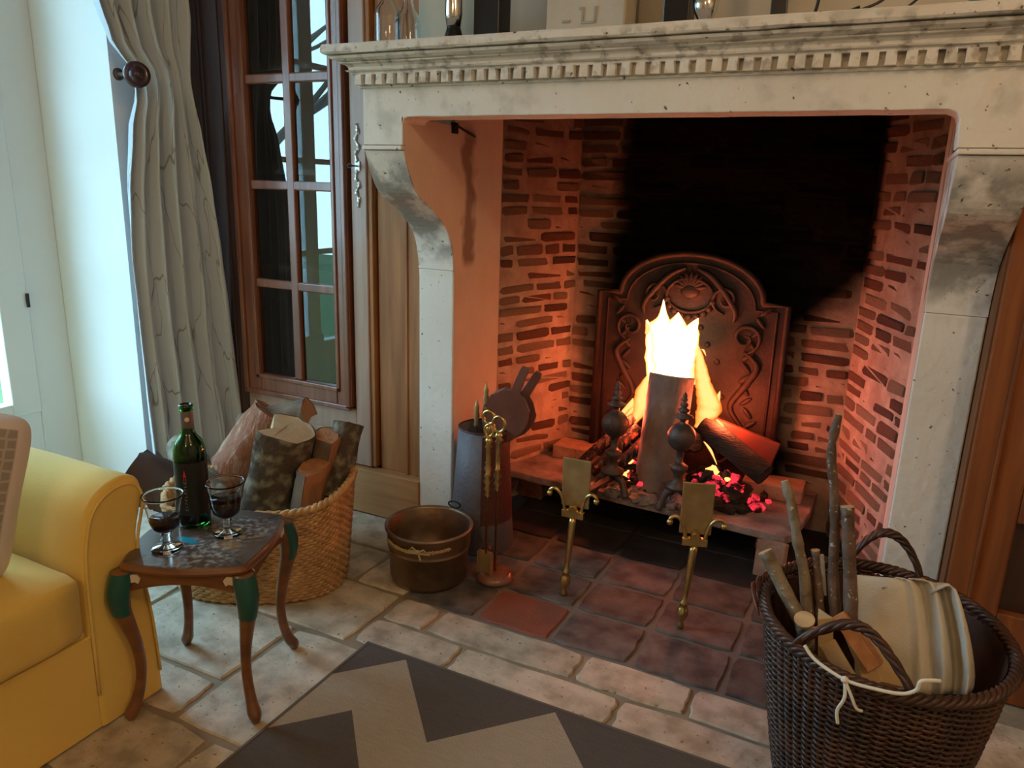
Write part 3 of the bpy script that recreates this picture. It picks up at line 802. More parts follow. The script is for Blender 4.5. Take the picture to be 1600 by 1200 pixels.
# raised hearth: thin irregular ledge on piers, hollow beneath
rng = random.Random(4)
top = []
for i in range(25):
    t = i / 24; top.append((0.135 + (1.200 - 0.135) * t, 0.125 - 0.072 * t + 0.006 * noise.noise(Vector((t * 9, 0, 0)))))
hull = top + [(1.225, 0.09), (1.250, 0.3), (1.255, 0.495), (0.262, 0.495), (0.20, 0.33)]
mk('hearth_slab', *prism(hull, 2, ZS - 0.028, ZS), ASH, fp, bevel=0.004)
mk('hearth_pier', *box(0.17, 0.27, 0.24, 0.48, 0, ZS - 0.028), BR[2], fp, bevel=0.005)
mk('hearth_pier', *box(1.09, 1.19, 0.24, 0.48, 0, ZS - 0.028), BR[2], fp, bevel=0.005)
# the leaning firebrick by the right end, below the ledge
p0 = at(1140, 905, 2, 0.0)
V, F = box(-0.012, 0.012, -0.05, 0.05, 0, 0.125)
M = Matrix.Translation((1.165, 0.03, 0.004)) @ Matrix.Rotation(-0.25, 4, 'X') @ Matrix.Rotation(1.15, 4, 'Z')
tag(mk('firebrick', *xf((V, F), M), BR[1], bevel=0.003), 'reddish firebrick leaning under the right end of the raised hearth', 'brick')
_o = bpy.data.objects
# loose firebricks on the ledge
for (pa, pb, lab) in (((1165, 735), (1260, 742), 'flat orange firebrick lying behind the fire on the right'),
                      ((872, 712), (930, 690), 'flat orange firebrick lying behind the fire on the left')):
    A = at(*pa, 1, 0.40); B = at(*pb, 1, 0.40); c = (A + B) / 2
    hw = abs(B.x - A.x) / 2
    zt = max(A.z, B.z)
    tag(mk('firebrick', *rough_up(box(c.x - hw, c.x + hw, 0.34, 0.455, ZS, ZS + 0.055), 0.004, 20), BR[1], bevel=0.004), lab, 'brick')

# ---- fireback
FBY = 0.455
fb = thing('fireback', 'arched cast iron fireback with scrollwork relief behind the flames', 'fireback', (0.735, FBY, ZS))
xl, xr = 0.390, 1.085
oc = [(xl, ZS), (xl, 0.825), (xl + 0.085, 0.825)]
for i in range(0, 25):
    a = pi - pi * i / 24; oc.append((0.737 + 0.262 * cos(a), 0.83 + 0.155 * sin(a)))
oc += [(xr - 0.085, 0.825), (xr, 0.825), (xr, ZS)]
mk('iron_plate', *prism([(x, z) for x, z in oc], 1, FBY - 0.006, FBY + 0.018), CAST, fb)
inner = [Vector((x, FBY - 0.010, z)) for x, z in oc]
mk('rim_moulding', *tube(inner, 0.011, 8), CAST, fb, smooth=True)
cx = 0.737
ins = [Vector((cx + (v.x - cx) * 0.90, FBY - 0.008, 0.2 + (v.z - 0.2) * 0.945 + 0.01)) for v in inner]
mk('inner_moulding', *tube(ins, 0.005, 6), CAST, fb, smooth=True)


def scroll(cx0, cz0, r0, turns, a0, dirn, r=0.007, k=46):
    P = []; R = []
    for i in range(k):
        t = i / (k - 1); a = a0 + dirn * turns * 2 * pi * t; rr = r0 * (1 - t) ** 0.8 + 0.004
        P.append(Vector((cx0 + rr * cos(a), FBY - 0.012 - 0.006 * t, cz0 + rr * sin(a)))); R.append(r * (0.6 + 0.6 * sin(pi * min(t * 1.2, 1))))
    return tube(P, R, 6)


def cscroll(s):
    parts = []
    parts.append(scroll(cx + s * 0.235, 0.30, 0.062, 1.6, pi / 2, -s))
    parts.append(scroll(cx + s * 0.165, 0.255, 0.045, 1.4, pi / 2, s))
    parts.append(scroll(cx + s * 0.215, 0.70, 0.052, 1.5, -pi / 2, s))
    parts.append(scroll(cx + s * 0.130, 0.83, 0.048, 1.4, -pi / 2, -s))
    pts = spline([(cx + s * 0.235, FBY - 0.012, 0.365), (cx + s * 0.185, FBY - 0.014, 0.44), (cx + s * 0.235, FBY - 0.014, 0.53), (cx + s * 0.265, FBY - 0.014, 0.60), (cx + s * 0.215, FBY - 0.012, 0.65)], 7)
    parts.append(tube(pts, [0.006 + 0.007 * sin(pi * i / (len(pts) - 1)) for i in range(len(pts))], 6))
    pts = spline([(cx + s * 0.165, FBY - 0.012, 0.752), (cx + s * 0.165, FBY - 0.014, 0.80), (cx + s * 0.085, FBY - 0.014, 0.90), (cx + s * 0.02, FBY - 0.012, 0.935)], 7)
    parts.append(tube(pts, [0.005 + 0.008 * sin(pi * i / (len(pts) - 1)) for i in range(len(pts))], 6))
    for i in range(12):   # leaves
        t = i / 11; z = 0.34 + 0.46 * t; x = cx + s * (0.275 - 0.05 * sin(pi * t))
        parts.append(xf(ball((0, 0, 0), 0.009, 0.007, 0.026, 8, 6), Matrix.Translation((x, FBY - 0.011, z)) @ Matrix.Rotation(s * (0.9 if i % 2 else -0.7), 4, 'Y')))
    return join(*parts)


mk('scrollwork', *cscroll(-1), CAST, fb, smooth=True)
mk('scrollwork', *cscroll(1), CAST, fb, smooth=True)
pt = []
for i in range(9):
    a = pi * (i + 0.5) / 9
    pt.append(xf(ball((0, 0, 0.032), 0.010, 0.008, 0.034, 8, 6), Matrix.Translation((cx, FBY - 0.012, 0.86)) @ Matrix.Rotation(pi / 2 - a, 4, 'Y')))
pt.append(ball((cx, FBY - 0.012, 0.85), 0.035, 0.012, 0.026)); pt.append(tube([Vector((cx + 0.085 * cos(2 * pi * i / 30), FBY - 0.012, 0.835 + 0.062 * sin(2 * pi * i / 30))) for i in range(30)], 0.007, 6, closed=True))
for i in range(9):
    a = pi + pi * (i + 0.5) / 9; pt.append(ball((cx + 0.085 * cos(a), FBY - 0.012, 0.83 + 0.075 * sin(a)), 0.014, 0.009, 0.014, 8, 6))
mk('shell_cartouche', *join(*pt), CAST, fb, smooth=True)
pt = []
for s in (-1, 1):
    for (x, z) in ((0.08, 0.66), (0.12, 0.60), (0.10, 0.52), (0.15, 0.47), (0.12, 0.40), (0.17, 0.36), (0.05, 0.72)):
        pt.append(ball((cx + s * x, FBY - 0.008, z), 0.011, 0.007, 0.011, 8, 6))
mk('rosettes', *join(*pt), CAST, fb, smooth=True)['kind'] = 'stuff'

# ================================================================ THE FIRE
def log_mesh(A, B, r, n=20, segs=8, amp=0.06, seed=0, r2=None, arc=None):
    """round or split log. arc=(a0,a1): the bark arc, closed through an apex point"""
    A = Vector(A); B = Vector(B); d = B - A; L = d.length; M = Matrix.Translation(A) @ align(d)
    r2 = r2 or r
    V, F, mi = [], [], []
    ang = [2 * pi * k / n for k in range(n)] if not arc else [arc[0] + (arc[1] - arc[0]) * k / (n - 3) for k in range(n - 2)]
    for i in range(segs + 1):
        t = i / segs; rr = r + (r2 - r) * t
        for a in ang:
            q = Vector((cos(a) * 2, sin(a) * 2, t * 3 + seed)); k = rr * (1 + amp * noise.noise(q) * 2 + amp * 0.6 * noise.noise(q * 4))
            V.append(M @ Vector((k * cos(a), k * sin(a), t * L + (0 if 0 < i < segs else 0.05 * r * noise.noise(q * 2)))))
        if arc:
            am = (arc[0] + arc[1]) / 2
            for s in (1, -1):
                j = 0.10 * rr * noise.noise(Vector((seed + s, t * 4, 2)))
                V.append(M @ Vector((-0.10 * rr * cos(am) + j - s * 0.18 * rr * sin(am) * (-1), -0.10 * rr * sin(am) + j + s * 0.18 * rr * cos(am) * (1), t * L)))
    m = n
    for i in range(segs):
        for k in range(m):
            F.append((i * m + k, i * m + (k + 1) % m, (i + 1) * m + (k + 1) % m, (i + 1) * m + k))
            mi.append(0 if (not arc or k < m - 3) else 1)
    F.append(tuple(range(m - 1, -1, -1))); mi.append(1)
    F.append(tuple(segs * m + k for k in range(m))); mi.append(1)
    return V, F, mi


def log(name, A, B, r, barkm, woodm, label, cat='log', group=None, arc=None, seed=0, r2=None, amp=0.05, segs=8):
    """top-level log: wood core mesh with its bark as a child"""
    V, F, mi = log_mesh(A, B, r, seed=seed, arc=arc, r2=r2, amp=amp, segs=segs)
    o = mk(name, V, F, woodm, smooth=False)
    tag(o, label, cat, group)
    c = (Vector(A) + Vector(B)) / 2; ax = (Vector(B) - Vector(A)).normalized()
    FV = [f for f, k in zip(F, mi) if k == 0]; VV = []
    for v in V:
        q = v - c; rad = q - ax * q.dot(ax); VV.append(v + (rad.normalized() * 0.0035 if rad.length > 1e-5 else Vector()) + ax * (0.001 if q.dot(ax) > 0 else -0.001))
    used = sorted({i for f in FV for i in f}); ren = {i: k for k, i in enumerate(used)}
    mk('bark', [VV[i] for i in used], [tuple(ren[i] for i in f) for f in FV], barkm, o, smooth=True)
    return o


A = Vector((0.735, 0.20, ZS + 0.01)); B = at(1050, 587, 1, 0.27)
log('log', A, B, 0.076, BARK_B, CHAR, 'upright beech log with smooth grey bark standing in the flames', seed=2, amp=0.02)
# charred logs leaning at the left
for k, (p, q, r, yy0, yy1) in enumerate((((905, 735), (1003, 642), 0.024, 0.24, 0.33), ((925, 745), (1000, 668), 0.022, 0.20, 0.30), ((945, 752), (1010, 690), 0.022, 0.17, 0.25))):
    A = at(p[0], p[1], 1, yy0); B = at(q[0], q[1], 1, yy1); A.z = max(A.z, ZS + 0.02)
    log('log', A, B, r, EMBER_LOG, CHAR, ['thin charred log leaning at the far left of the fire', 'glowing striped log under the topmost left log', 'lowest glowing log left of the upright beech log'][k],
        group=None, arc=(-0.3, 3.3), seed=k + 5, amp=0.08)
# charred log across the right, and the plank with red glow put into its colour
log('log', at(1085, 690, 1, 0.22), at(1010, 700, 1, 0.42), 0.035, CHAR, CHAR, 'black charred log lying behind the right andiron ball', seed=11, amp=0.08)
log('log', at(1100, 665, 1, 0.30), at(1195, 742, 1, 0.20), 0.036, CHAR, CHAR, 'charred log sloping down to the right under the red plank', seed=12, amp=0.08)
A = at(1108, 668, 1, 0.33); B = at(1212, 712, 1, 0.33)
d = (B - A); M = Matrix.Translation(A) @ Matrix.Rotation(-atan2(d.z, d.x), 4, 'Y')
tag(mk('firewood_board', *xf(box(0, d.length, -0.012, 0.012, -0.035, 0.045), M), mat('red_lit_wood', (0.20, 0.045, 0.03), 0.8, col2=(0.14, 0.03, 0.02), scale=9), bevel=0.004),
    'flat reddish board sloping down right of the flames', 'firewood')
# ember bed
rng = random.Random(21)
cc, ce, cs = [], [], []
for i in range(330):
    x = rng.gauss(0.93, 0.07) if i % 3 else rng.gauss(0.66, 0.05); y = rng.uniform(0.13, 0.34); r = rng.uniform(0.008, 0.022)
    if not 0.45 < x < 1.12: continue
    if y > 0.33 and x > 0.96: continue
    z = ZS + r * 0.6 + 0.10 * max(0, 1 - ((x - (0.93 if i % 3 else 0.66)) / 0.12) ** 2) * max(0, 1 - ((y - 0.25) / 0.12) ** 2) * rng.random() ** 0.5
    p = rough_up(ball((x, y, z), r * rng.uniform(.7, 1.5), r, r * .8, 7, 5), r * 0.6, 60, i)
    q = rng.random()
    (ce if q < 0.26 else cs if q < 0.29 else cc).append(p)
tag(mk('charcoal_bed', *join(*cc), CHAR), 'bed of black charcoal lumps under the logs', 'charcoal', kind='stuff')
tag(mk('ember_bed', *join(*ce), EMBER), 'glowing pink embers scattered through the charcoal', 'embers', kind='stuff')
tag(mk('ember_sparks', *join(*cs), SPARK), 'few bright orange ember tips among the charcoal', 'embers', kind='stuff')
ash = []
for i in range(150):
    x = rng.uniform(0.60, 0.93); y = rng.uniform(0.082, 0.19); r = rng.uniform(0.008, 0.026)
    ash.append(rough_up(ball((x, y, ZS + r * .5), r * 1.4, r, r * .8, 7, 5), r * 0.7, 50, i + 300))
tag(mk('ash_heap', *join(*ash), mat('grey_ash', (0.30, 0.26, 0.24), 0.95, col2=(0.16, 0.12, 0.11), scale=30)), 'grey lumps of ash and cinder along the front of the ledge', 'ash', kind='stuff')


def flame(pts, yy, m, depth=0.35):
    """closed tapering tongue; pts = (px, py, width px) from base to tip, standing at depth yy"""
    P = spline([(a, b, c) for a, b, c in pts], 5)
    C = []; R = []
    for i, p in enumerate(P):
        q = at(p.x, p.y, 1, yy); e = at(p.x + max(p.z, 0.6) / 2, p.y, 1, yy); C.append(q); R.append((e - q).length)
    return tube(C, R, 14, flat=1.0, cap=True) if depth >= 1 else squash(C, R, depth)


def squash(C, R, depth):
    V, F = [], []; n = 16
    for c, r in zip(C, R):
        for k in range(n):
            a = 2 * pi * k / n; w = 1 + 0.22 * noise.noise(Vector((c.z * 45, k // 8 * 3.0, c.x * 9))); V.append(c + Vector((r * w * cos(a), r * w * depth * sin(a), 0)))
    for i in range(len(C) - 1):
        for k in range(n): F.append((i * n + k, i * n + (k + 1) % n, (i + 1) * n + (k + 1) % n, (i + 1) * n + k))
    F.append(tuple(range(n - 1, -1, -1))); F.append(tuple((len(C) - 1) * n + k for k in range(n)))
    return V, F


fl = thing('fire', 'bright yellow white flames rising behind and above the upright log', 'fire', (0.76, 0.3, ZS))
W1 = [[(1044, 600, 48), (1042, 565, 52), (1040, 535, 54), (1034, 512, 44), (1036, 494, 16), (1037, 468, 1)],
      [(1060, 600, 44), (1066, 560, 42), (1072, 535, 40), (1081, 512, 22), (1091, 497, 1)],
      [(1052, 600, 58), (1054, 550, 62), (1055, 515, 44), (1058, 500, 20), (1060, 488, 1)],
      [(1022, 600, 22), (1022, 560, 28), (1019, 525, 20), (1011, 499, 1)]]
W2 = [[(1092, 668, 14), (1104, 650, 36), (1108, 628, 40), (1101, 605, 30), (1096, 580, 22), (1092, 555, 14), (1086, 528, 1)],
      [(1104, 655, 20), (1114, 636, 20), (1121, 622, 10), (1125, 611, 1)],
      [(1082, 600, 14), (1080, 580, 16), (1079, 562, 10), (1081, 545, 1)],
      [(990, 660, 12), (1000, 640, 24), (1003, 618, 24), (1008, 600, 16), (1013, 584, 1)],
      [(975, 660, 6), (984, 646, 12), (994, 632, 10), (1001, 612, 1)]]
W3 = [[(968, 655, 4), (976, 642, 9), (984, 634, 12), (989, 622, 1)],
      [(1010, 522, 5), (1012, 512, 7), (1009, 500, 1)],
      [(1090, 545, 3), (1098, 546, 5), (1103, 556, 1)],
      [(1100, 690, 3), (1108, 700, 6), (1116, 716, 3), (1120, 726, 1)],
      [(1120, 655, 4), (1126, 662, 8), (1131, 668, 1)]]
for w in W1: mk('flame', *flame(w, 0.30, FLAME_W, 0.6), FLAME_W, fl, smooth=True)
for w in W2: mk('flame', *flame(w, 0.31, FLAME_Y, 0.7), FLAME_Y, fl, smooth=True)
for w in W3: mk('flame', *flame(w, 0.25, FLAME_O), FLAME_Y, fl, smooth=True)
for o in list(fl.children): o.visible_shadow = True

# ================================================================ ANDIRONS
def andiron(foot, post, label):
    f = Vector((foot[0], foot[1], 0)); p = Vector((post[0], post[1], ZS))
    t = thing('andiron', label, 'andiron', f, 'pair of brass fronted andirons')
    d = (p - f); d.z = 0; L = d.length; d.normalize(); s = Vector((d.y, -d.x, 0)); ang = atan2(s.y, s.x)
    if s.x < 0: s = -s; ang = atan2(s.y, s.x)
    top = f + Vector((0.018, 0.0, 0.262))
    ax = (top - f); M = Matrix.Translation(f) @ align(ax)
    mk('front_leg', *xf(lathe([(0.003, 0), (0.010, 0.004), (0.011, 0.012), (0.006, 0.020), (0.007, 0.026), (0.015, 0.040), (0.017, 0.052), (0.013, 0.066), (0.007, 0.074),
                               (0.012, 0.078), (0.012, 0.084), (0.0065, 0.090), (0.008, 0.12), (0.0105, 0.18), (0.011, 0.245), (0.009, 0.262)], n=20), M), BRASS, t, smooth=True)
    Mb = Matrix.Translation(top) @ Matrix.Rotation(ang, 4, 'Z')
    br = prism([(-0.034, 0), (0.034, 0), (0.034, 0.022), (0.014, 0.024), (0.010, 0.036), (0, 0.040), (-0.010, 0.036), (-0.014, 0.024), (-0.034, 0.022)], 1, -0.010, 0.006)
    mk('bracket', *xf(br, Mb), BRASS, t, bevel=0.002)
    for k in (-1, 1):
        pts = spline([(k * 0.026, -0.004, 0.015), (k * 0.030, -0.006, 0.045), (k * 0.040, -0.010, 0.072), (k * 0.056, -0.012, 0.086), (k * 0.070, -0.012, 0.080), (k * 0.072, -0.012, 0.070)], 6)
        h = join(tube(pts, 0.0052, 8), ball((k * 0.072, -0.012, 0.068), 0.009, 0.009, 0.009, 10, 8))
        mk('scroll_hook', *xf(h, Mb), BRASS, t, smooth=True)
    mk('brass_plate', *xf(box(-0.043, 0.043, 0.010, 0.016, 0.028, 0.178), Mb), BRASS_D, t, bevel=0.002)
    # iron bar: from the plate back and down to the ledge and on under the logs
    b0 = top + d * 0.016 + Vector((0, 0, 0.06)); b1 = f + d * (L - 0.05) + Vector((0, 0, 0.235)); b2 = f + d * L + Vector((0, 0, ZS + 0.075)); b3 = f + d * (L + 0.22) + Vector((0, 0, ZS + 0.045))
    mk('iron_bar', *tube(spline([b0, b1, b2, b3], 6), 0.011, 4), IRON, t)
    mk('rear_foot', *tube([b3, b3 + Vector((0, 0, -0.045))], 0.011, 4), IRON, t)
    for k in (-1, 1):
        c = f + d * L
        mk('iron_foot', *tube(spline([c + Vector((0, 0, ZS + 0.085)), c + s * k * 0.035 + Vector((0, 0, ZS + 0.065)), c + s * k * 0.06 - d * 0.02 + Vector((0, 0, ZS + 0.012))], 5), [0.015] * 5 + [0.013] * 6, 8), IRON, t, smooth=True)
    c = p + Vector((0, 0, 0))
    k = 1.0
    pr = [(0.010, 0.05), (0.042, 0.055), (0.044, 0.062), (0.020, 0.070), (0.017, 0.085), (0.030, 0.098), (0.032, 0.104), (0.014, 0.112)]
    for i in range(13):
        a = -pi / 2 + pi * i / 12; pr.append((max(0.050 * cos(a), 0.012), 0.160 + 0.048 * sin(a)))
    pr += [(0.010, 0.214), (0.012, 0.224), (0.034, 0.236), (0.034, 0.240), (0.014, 0.250), (0.012, 0.256), (0.021, 0.264), (0.021, 0.268), (0.010, 0.276), (0.009, 0.280), (0.016, 0.289), (0.009, 0.300),
           (0.007, 0.304), (0.012, 0.312), (0.007, 0.322), (0.008, 0.330), (0.002, 0.345)]
    mk('finial', *lathe([(r * 0.95, (0.09 + (z - 0.055) * 1.6) if z < 0.1125 else (0.27 + (z - 0.16)) if z < 0.209 else (0.318 + (z - 0.208) * 0.76)) for r, z in pr], c, 24), IRON, t, smooth=True)
    return t


andiron((0.626, -0.385), (0.606, 0.075), 'left andiron with brass leg, scroll hooks and dark ball finial')
andiron((0.985, -0.385), (0.842, 0.055), 'right andiron with brass leg standing before the upright log')

# ================================================================ THINGS AT THE LEFT CHEEK
# tall leather tub
tb = thing('fireside_tub', 'tall tapering grey leather tub with red piping in the left hearth corner', 'tub', (0.236, -0.195, 0))
mk('tub_body', *lathe([(0.108, 0.0), (0.112, 0.004), (0.098, 0.2), (0.084, 0.42), (0.080, 0.42), (0.09, 0.2), (0.10, 0.02), (0.001, 0.02)], (0.236, -0.195, 0), 28, cap=False), LEATHER, tb, smooth=True)
mk('red_piping', *tube([Vector((0.236 + 0.083 * cos(2 * pi * i / 32), -0.195 + 0.083 * sin(2 * pi * i / 32), 0.421)) for i in range(32)], 0.0035, 6, closed=True), LEATHER_R, tb, smooth=True)
sd = lathe([(0.1095, 0.01), (0.1, 0.2), (0.0858, 0.41)], (0.236, -0.195, 0), 28, cap=False)
mk('red_side_panel', sd[0], [f for f in sd[1] if all(sd[0][i][0] > 0.262 for i in f)], LEATHER_R, tb, smooth=True)


def bellows(cx, cy, cz, tilt, yaw, s, label, m):
    t = thing('bellows', label, 'bellows', (cx, cy, cz - 0.2 * s), 'hand bellows in the tub')
    ol = [(0.020, 0.0), (0.055, 0.03), (0.080, 0.075), (0.088, 0.12), (0.078, 0.165), (0.045, 0.20), (0.018, 0.215), (0.016, 0.30), (0.012, 0.315)]
    poly = [(-x * s, z * s) for x, z in ol][::-1] + [(x * s, z * s) for x, z in ol]
    M = Matrix.Translation((cx, cy, cz)) @ Matrix.Rotation(yaw, 4, 'Z') @ Matrix.Rotation(tilt, 4, 'Y')
    mk('front_board', *xf(prism(poly, 1, -0.030, -0.022), M), m, t, bevel=0.002)
    mk('rear_board', *xf(prism(poly, 1, 0.022, 0.030), M @ Matrix.Rotation(0.12, 4, 'X') @ Matrix.Rotation(0.16, 4, 'Y')), m, t, bevel=0.002)
    b = [(x * 0.95 * s, z * s) for x, z in ol[:6]]
    body = prism([(-x, z) for x, z in b][::-1] + b, 1, -0.022, 0.024)
    mk('leather_body', *xf(body, M), LEATHER, t)
    mk('nozzle', *xf(tube([(0, 0, 0), (0, 0, -0.09 * s)], [0.014 * s, 0.008 * s], 10), M), BRASS_D, t)
    return t


bellows(0.272, -0.175, 0.375, 0.36, 0.25, 0.90, 'brown leather bellows leaning right in the tub with pale round board', LEATHER_K)
# pokers standing in the tub
for x, y, z, lab in ((0.211, -0.20, 0.485, 'brass tipped poker at the left of the tub'), (0.248, -0.205, 0.550, 'taller brass tipped poker in the middle of the tub')):
    t = thing('poker', lab, 'poker', (x, y, 0.021), 'pokers in the tub')
    mk('shaft', *tube([(x + 0.02, y + 0.03, 0.021), (x, y, z - 0.06)], 0.005, 8), IRON, t)
    mk('handle', *lathe([(0.005, -0.07), (0.009, -0.06), (0.006, -0.05), (0.011, -0.03), (0.007, -0.012), (0.009, 0), (0.005, 0.012), (0.001, 0.03)], (x, y, z), 12), BRASS_D, t, smooth=True)
# dark narrow case leaning on the jamb cheek
t = thing('wooden_case', 'slim dark wooden case leaning on the cheek left of the tub', 'case', (0.15, -0.13, 0))
mk('case_body', *xf(box(-0.012, 0.016, -0.03, 0.03, 0, 0.335), Matrix.Translation((0.140, -0.150, 0)) @ Matrix.Rotation(0.02, 4, 'Y')), DARKW, t, bevel=0.003)
mk('red_lining', *xf(box(0.016, 0.019, -0.02, 0.028, 0.06, 0.31), Matrix.Translation((0.140, -0.150, 0)) @ Matrix.Rotation(0.02, 4, 'Y')), LEATHER_R, t)
mk('brass_catch', *lathe([(0.004, 0), (0.005, 0.015), (0.001, 0.025)], (0.148, -0.15, 0.336), 8), BRASS, t)

# companion stand
c = Vector((0.398, -0.400, 0))
t = thing('fireside_tool_stand', 'brass fireside tool stand on a round dark red base beside the pot', 'tool stand', c)
mk('round_base', *lathe([(0.052, 0), (0.060, 0.006), (0.060, 0.016), (0.052, 0.024), (0.044, 0.028), (0.02, 0.03), (0.001, 0.03)], c, 32), MARBLE_R, t, smooth=True)
H = 0.512


def pole(x, y, z0, top, name, parent, knob=True):
    k = top
    pr = [(0.004, z0), (0.004, k - 0.215), (0.010, k - 0.21), (0.005, k - 0.2), (0.012, k - 0.19), (0.006, k - 0.178), (0.013, k - 0.165), (0.006, k - 0.15), (0.010, k - 0.145), (0.0065, k - 0.14),
          (0.0075, k - 0.06), (0.011, k - 0.055), (0.006, k - 0.045), (0.012, k - 0.035), (0.006, k - 0.025)]
    return mk(name, *lathe(pr, (x, y, 0), 14), BRASS, parent, smooth=True)


pole(c.x, c.y, 0.028, H, 'pole', t)
rg = [Vector((c.x + 0.020 * cos(2 * pi * i / 20), c.y, H + 0.0 + 0.024 * sin(2 * pi * i / 20))) for i in range(20)]
mk('ring_handle', *tube(rg, 0.005, 8, closed=True), BRASS, t, smooth=True)
mk('collar_arms', *join(tube([c + Vector((-0.045, -0.01, H - 0.045)), c + Vector((0, 0, H - 0.04)), c + Vector((0.02, -0.01, H - 0.045))], 0.004, 6)), BRASS, t)
# tool hanging from it: a small shovel
c2 = c + Vector((-0.014, -0.036, 0))
t2 = thing('fire_shovel', 'brass handled fire shovel hanging on the front of the tool stand', 'shovel', c2 + Vector((0, 0, 0.035)))
pole(c2.x, c2.y, 0.10, H - 0.008, 'shaft', t2)
mk('ring_handle', *tube([Vector((c2.x + 0.014 * cos(2 * pi * i / 20), c2.y, H - 0.012 + 0.018 * sin(2 * pi * i / 20))) for i in range(20)], 0.004, 8, closed=True), BRASS, t2, smooth=True)
mk('shovel_pan', *xf(join(box(-0.022, 0.022, -0.002, 0.002, 0, 0.075), box(-0.024, -0.0215, -0.016, 0.002, 0, 0.075), box(0.0215, 0.024, -0.016, 0.002, 0, 0.075)), Matrix.Translation(c2 + Vector((0, 0, 0.034)))), BRASS_D, t2, bevel=0.001)
c3 = c + Vector((-0.040, 0.012, 0))
t3 = thing('hearth_brush', 'brass handled hearth brush hanging behind the shovel', 'brush', c3 + Vector((0, 0, 0.035)))
pole(c3.x, c3.y, 0.12, H + 0.012, 'shaft', t3)
mk('ring_handle', *tube([Vector((c3.x + 0.020 * cos(2 * pi * i / 20), c3.y, H + 0.012 + 0.020 * sin(2 * pi * i / 20))) for i in range(20)], 0.0055, 8, closed=True), BRASS, t3, smooth=True)
mk('bristles', *lathe([(0.010, 0.10), (0.020, 0.09), (0.024, 0.036), (0.001, 0.036)], (c3.x, c3.y, 0), 14), DARKW, t3, smooth=True)

# ---- copper pot
c = Vector((0.207, -0.485, 0))
pt_ = thing('copper_pot', 'round tarnished copper cauldron with a tied rim standing on the hearth tiles', 'pot', c)
pr = [(0.095, 0.0), (0.116, 0.006), (0.122, 0.02), (0.123, 0.108), (0.127, 0.110), (0.128, 0.116), (0.125, 0.119), (0.129, 0.124), (0.130, 0.170), (0.137, 0.175), (0.137, 0.181), (0.131, 0.183),
      (0.126, 0.175), (0.124, 0.12), (0.119, 0.10), (0.117, 0.02), (0.09, 0.006), (0.001, 0.006)]
mk('pot_body', *lathe([(r, z) for r, z in pr], c, 48), COPPER, pt_, smooth=True)
for s_ in (0, 1):
    P = []
    for i in range(26):
        a = -2.25 + 1.75 * i / 25; P.append(c + Vector((0.1325 * cos(a), 0.1325 * sin(a), 0.150 + 0.004 * sin(i * 2.4 + s_ * 3.1) - 0.006 * sin(pi * i / 25))))
    mk('jute_tie', *tube(P, 0.0035, 6), mat('jute', (0.42, 0.29, 0.14), 0.9), pt_)
kn = c + Vector((0.135 * cos(-1.25), 0.135 * sin(-1.25), 0.148))
mk('knot', *join(ball(kn, 0.009, 0.007, 0.008, 10, 6), tube([kn, kn + Vector((-0.018, -0.004, 0.014)), kn + Vector((-0.032, 0, 0.002)), kn], 0.003, 6),
                 tube([kn, kn + Vector((0.02, 0, 0.012)), kn + Vector((0.036, 0.006, -0.002)), kn + Vector((0.004, 0, -0.004))], 0.003, 6), tube([kn, kn + Vector((0.012, -0.004, -0.022))], 0.003, 6)), MAT['jute'], pt_)
hp = c + Vector((0.006, 0.139, 0.180))
mk('rim_ring', *tube([hp + Vector((0.022 * cos(2 * pi * i / 18) - 0.0, 0.004, 0.010 + 0.011 * sin(2 * pi * i / 18))) for i in range(18)], 0.003, 6, closed=True), BLACKFE, pt_, smooth=True)

# ================================================================ LEFT CABINET
YC = -0.18
cb = thing('corner_cabinet', 'tall glazed cherry wood cabinet with small panes, left of the fireplace', 'cabinet', (-0.6, -0.02, 0))
mk('plinth', *box(-1.04, -0.0175, -0.205, -0.155, 0, 0.172), OAKH, cb, bevel=0.003)
mk('carcase', *join(box(-1.04, -1.02, -0.17, 0.11, 0.172, 2.5), box(-0.26, -0.24, -0.17, 0.11, 0.172, 2.5), box(-1.04, -0.24, 0.09, 0.11, 0.172, 2.5), box(-1.04, -0.24, -0.17, 0.11, 2.48, 2.5),
                    box(-1.04, -0.24, -0.15, 0.11, 0.172, 0.19)), DARKW, cb)
for z in (0.86, 1.22, 1.58):
    mk('shelf', *box(-1.02, -0.26, -0.10, 0.09, z, z + 0.018), DARKW, cb)
mk('dark_side_panel', *box(-1.04, -0.835, YC - 0.006, YC + 0.02, 0.172, 2.5), DARKW, cb, bevel=0.003)
for x in (-0.985, -0.965, -0.88): mk('bead', *box(x, x + 0.008, YC - 0.012, YC, 0.172, 2.5), DARKW, cb, bevel=0.002)
mk('front_stile', *box(-0.305, -0.240, YC - 0.002, YC + 0.03, 0.178, 2.5), STILE, cb, bevel=0.004)
mk('stile_edge', *box(-0.2405, -0.222, YC + 0.004, YC + 0.05, 0.178, 2.5), OAK, cb, bevel=0.003)
mk('lower_rail', *box(-0.835, -0.305, YC, YC + 0.025, 0.178, 0.388), STILE, cb, bevel=0.003)
mk('lower_bead', *box(-0.835, -0.318, YC - 0.006, YC, 0.285, 0.300), STILE, cb, bevel=0.003)
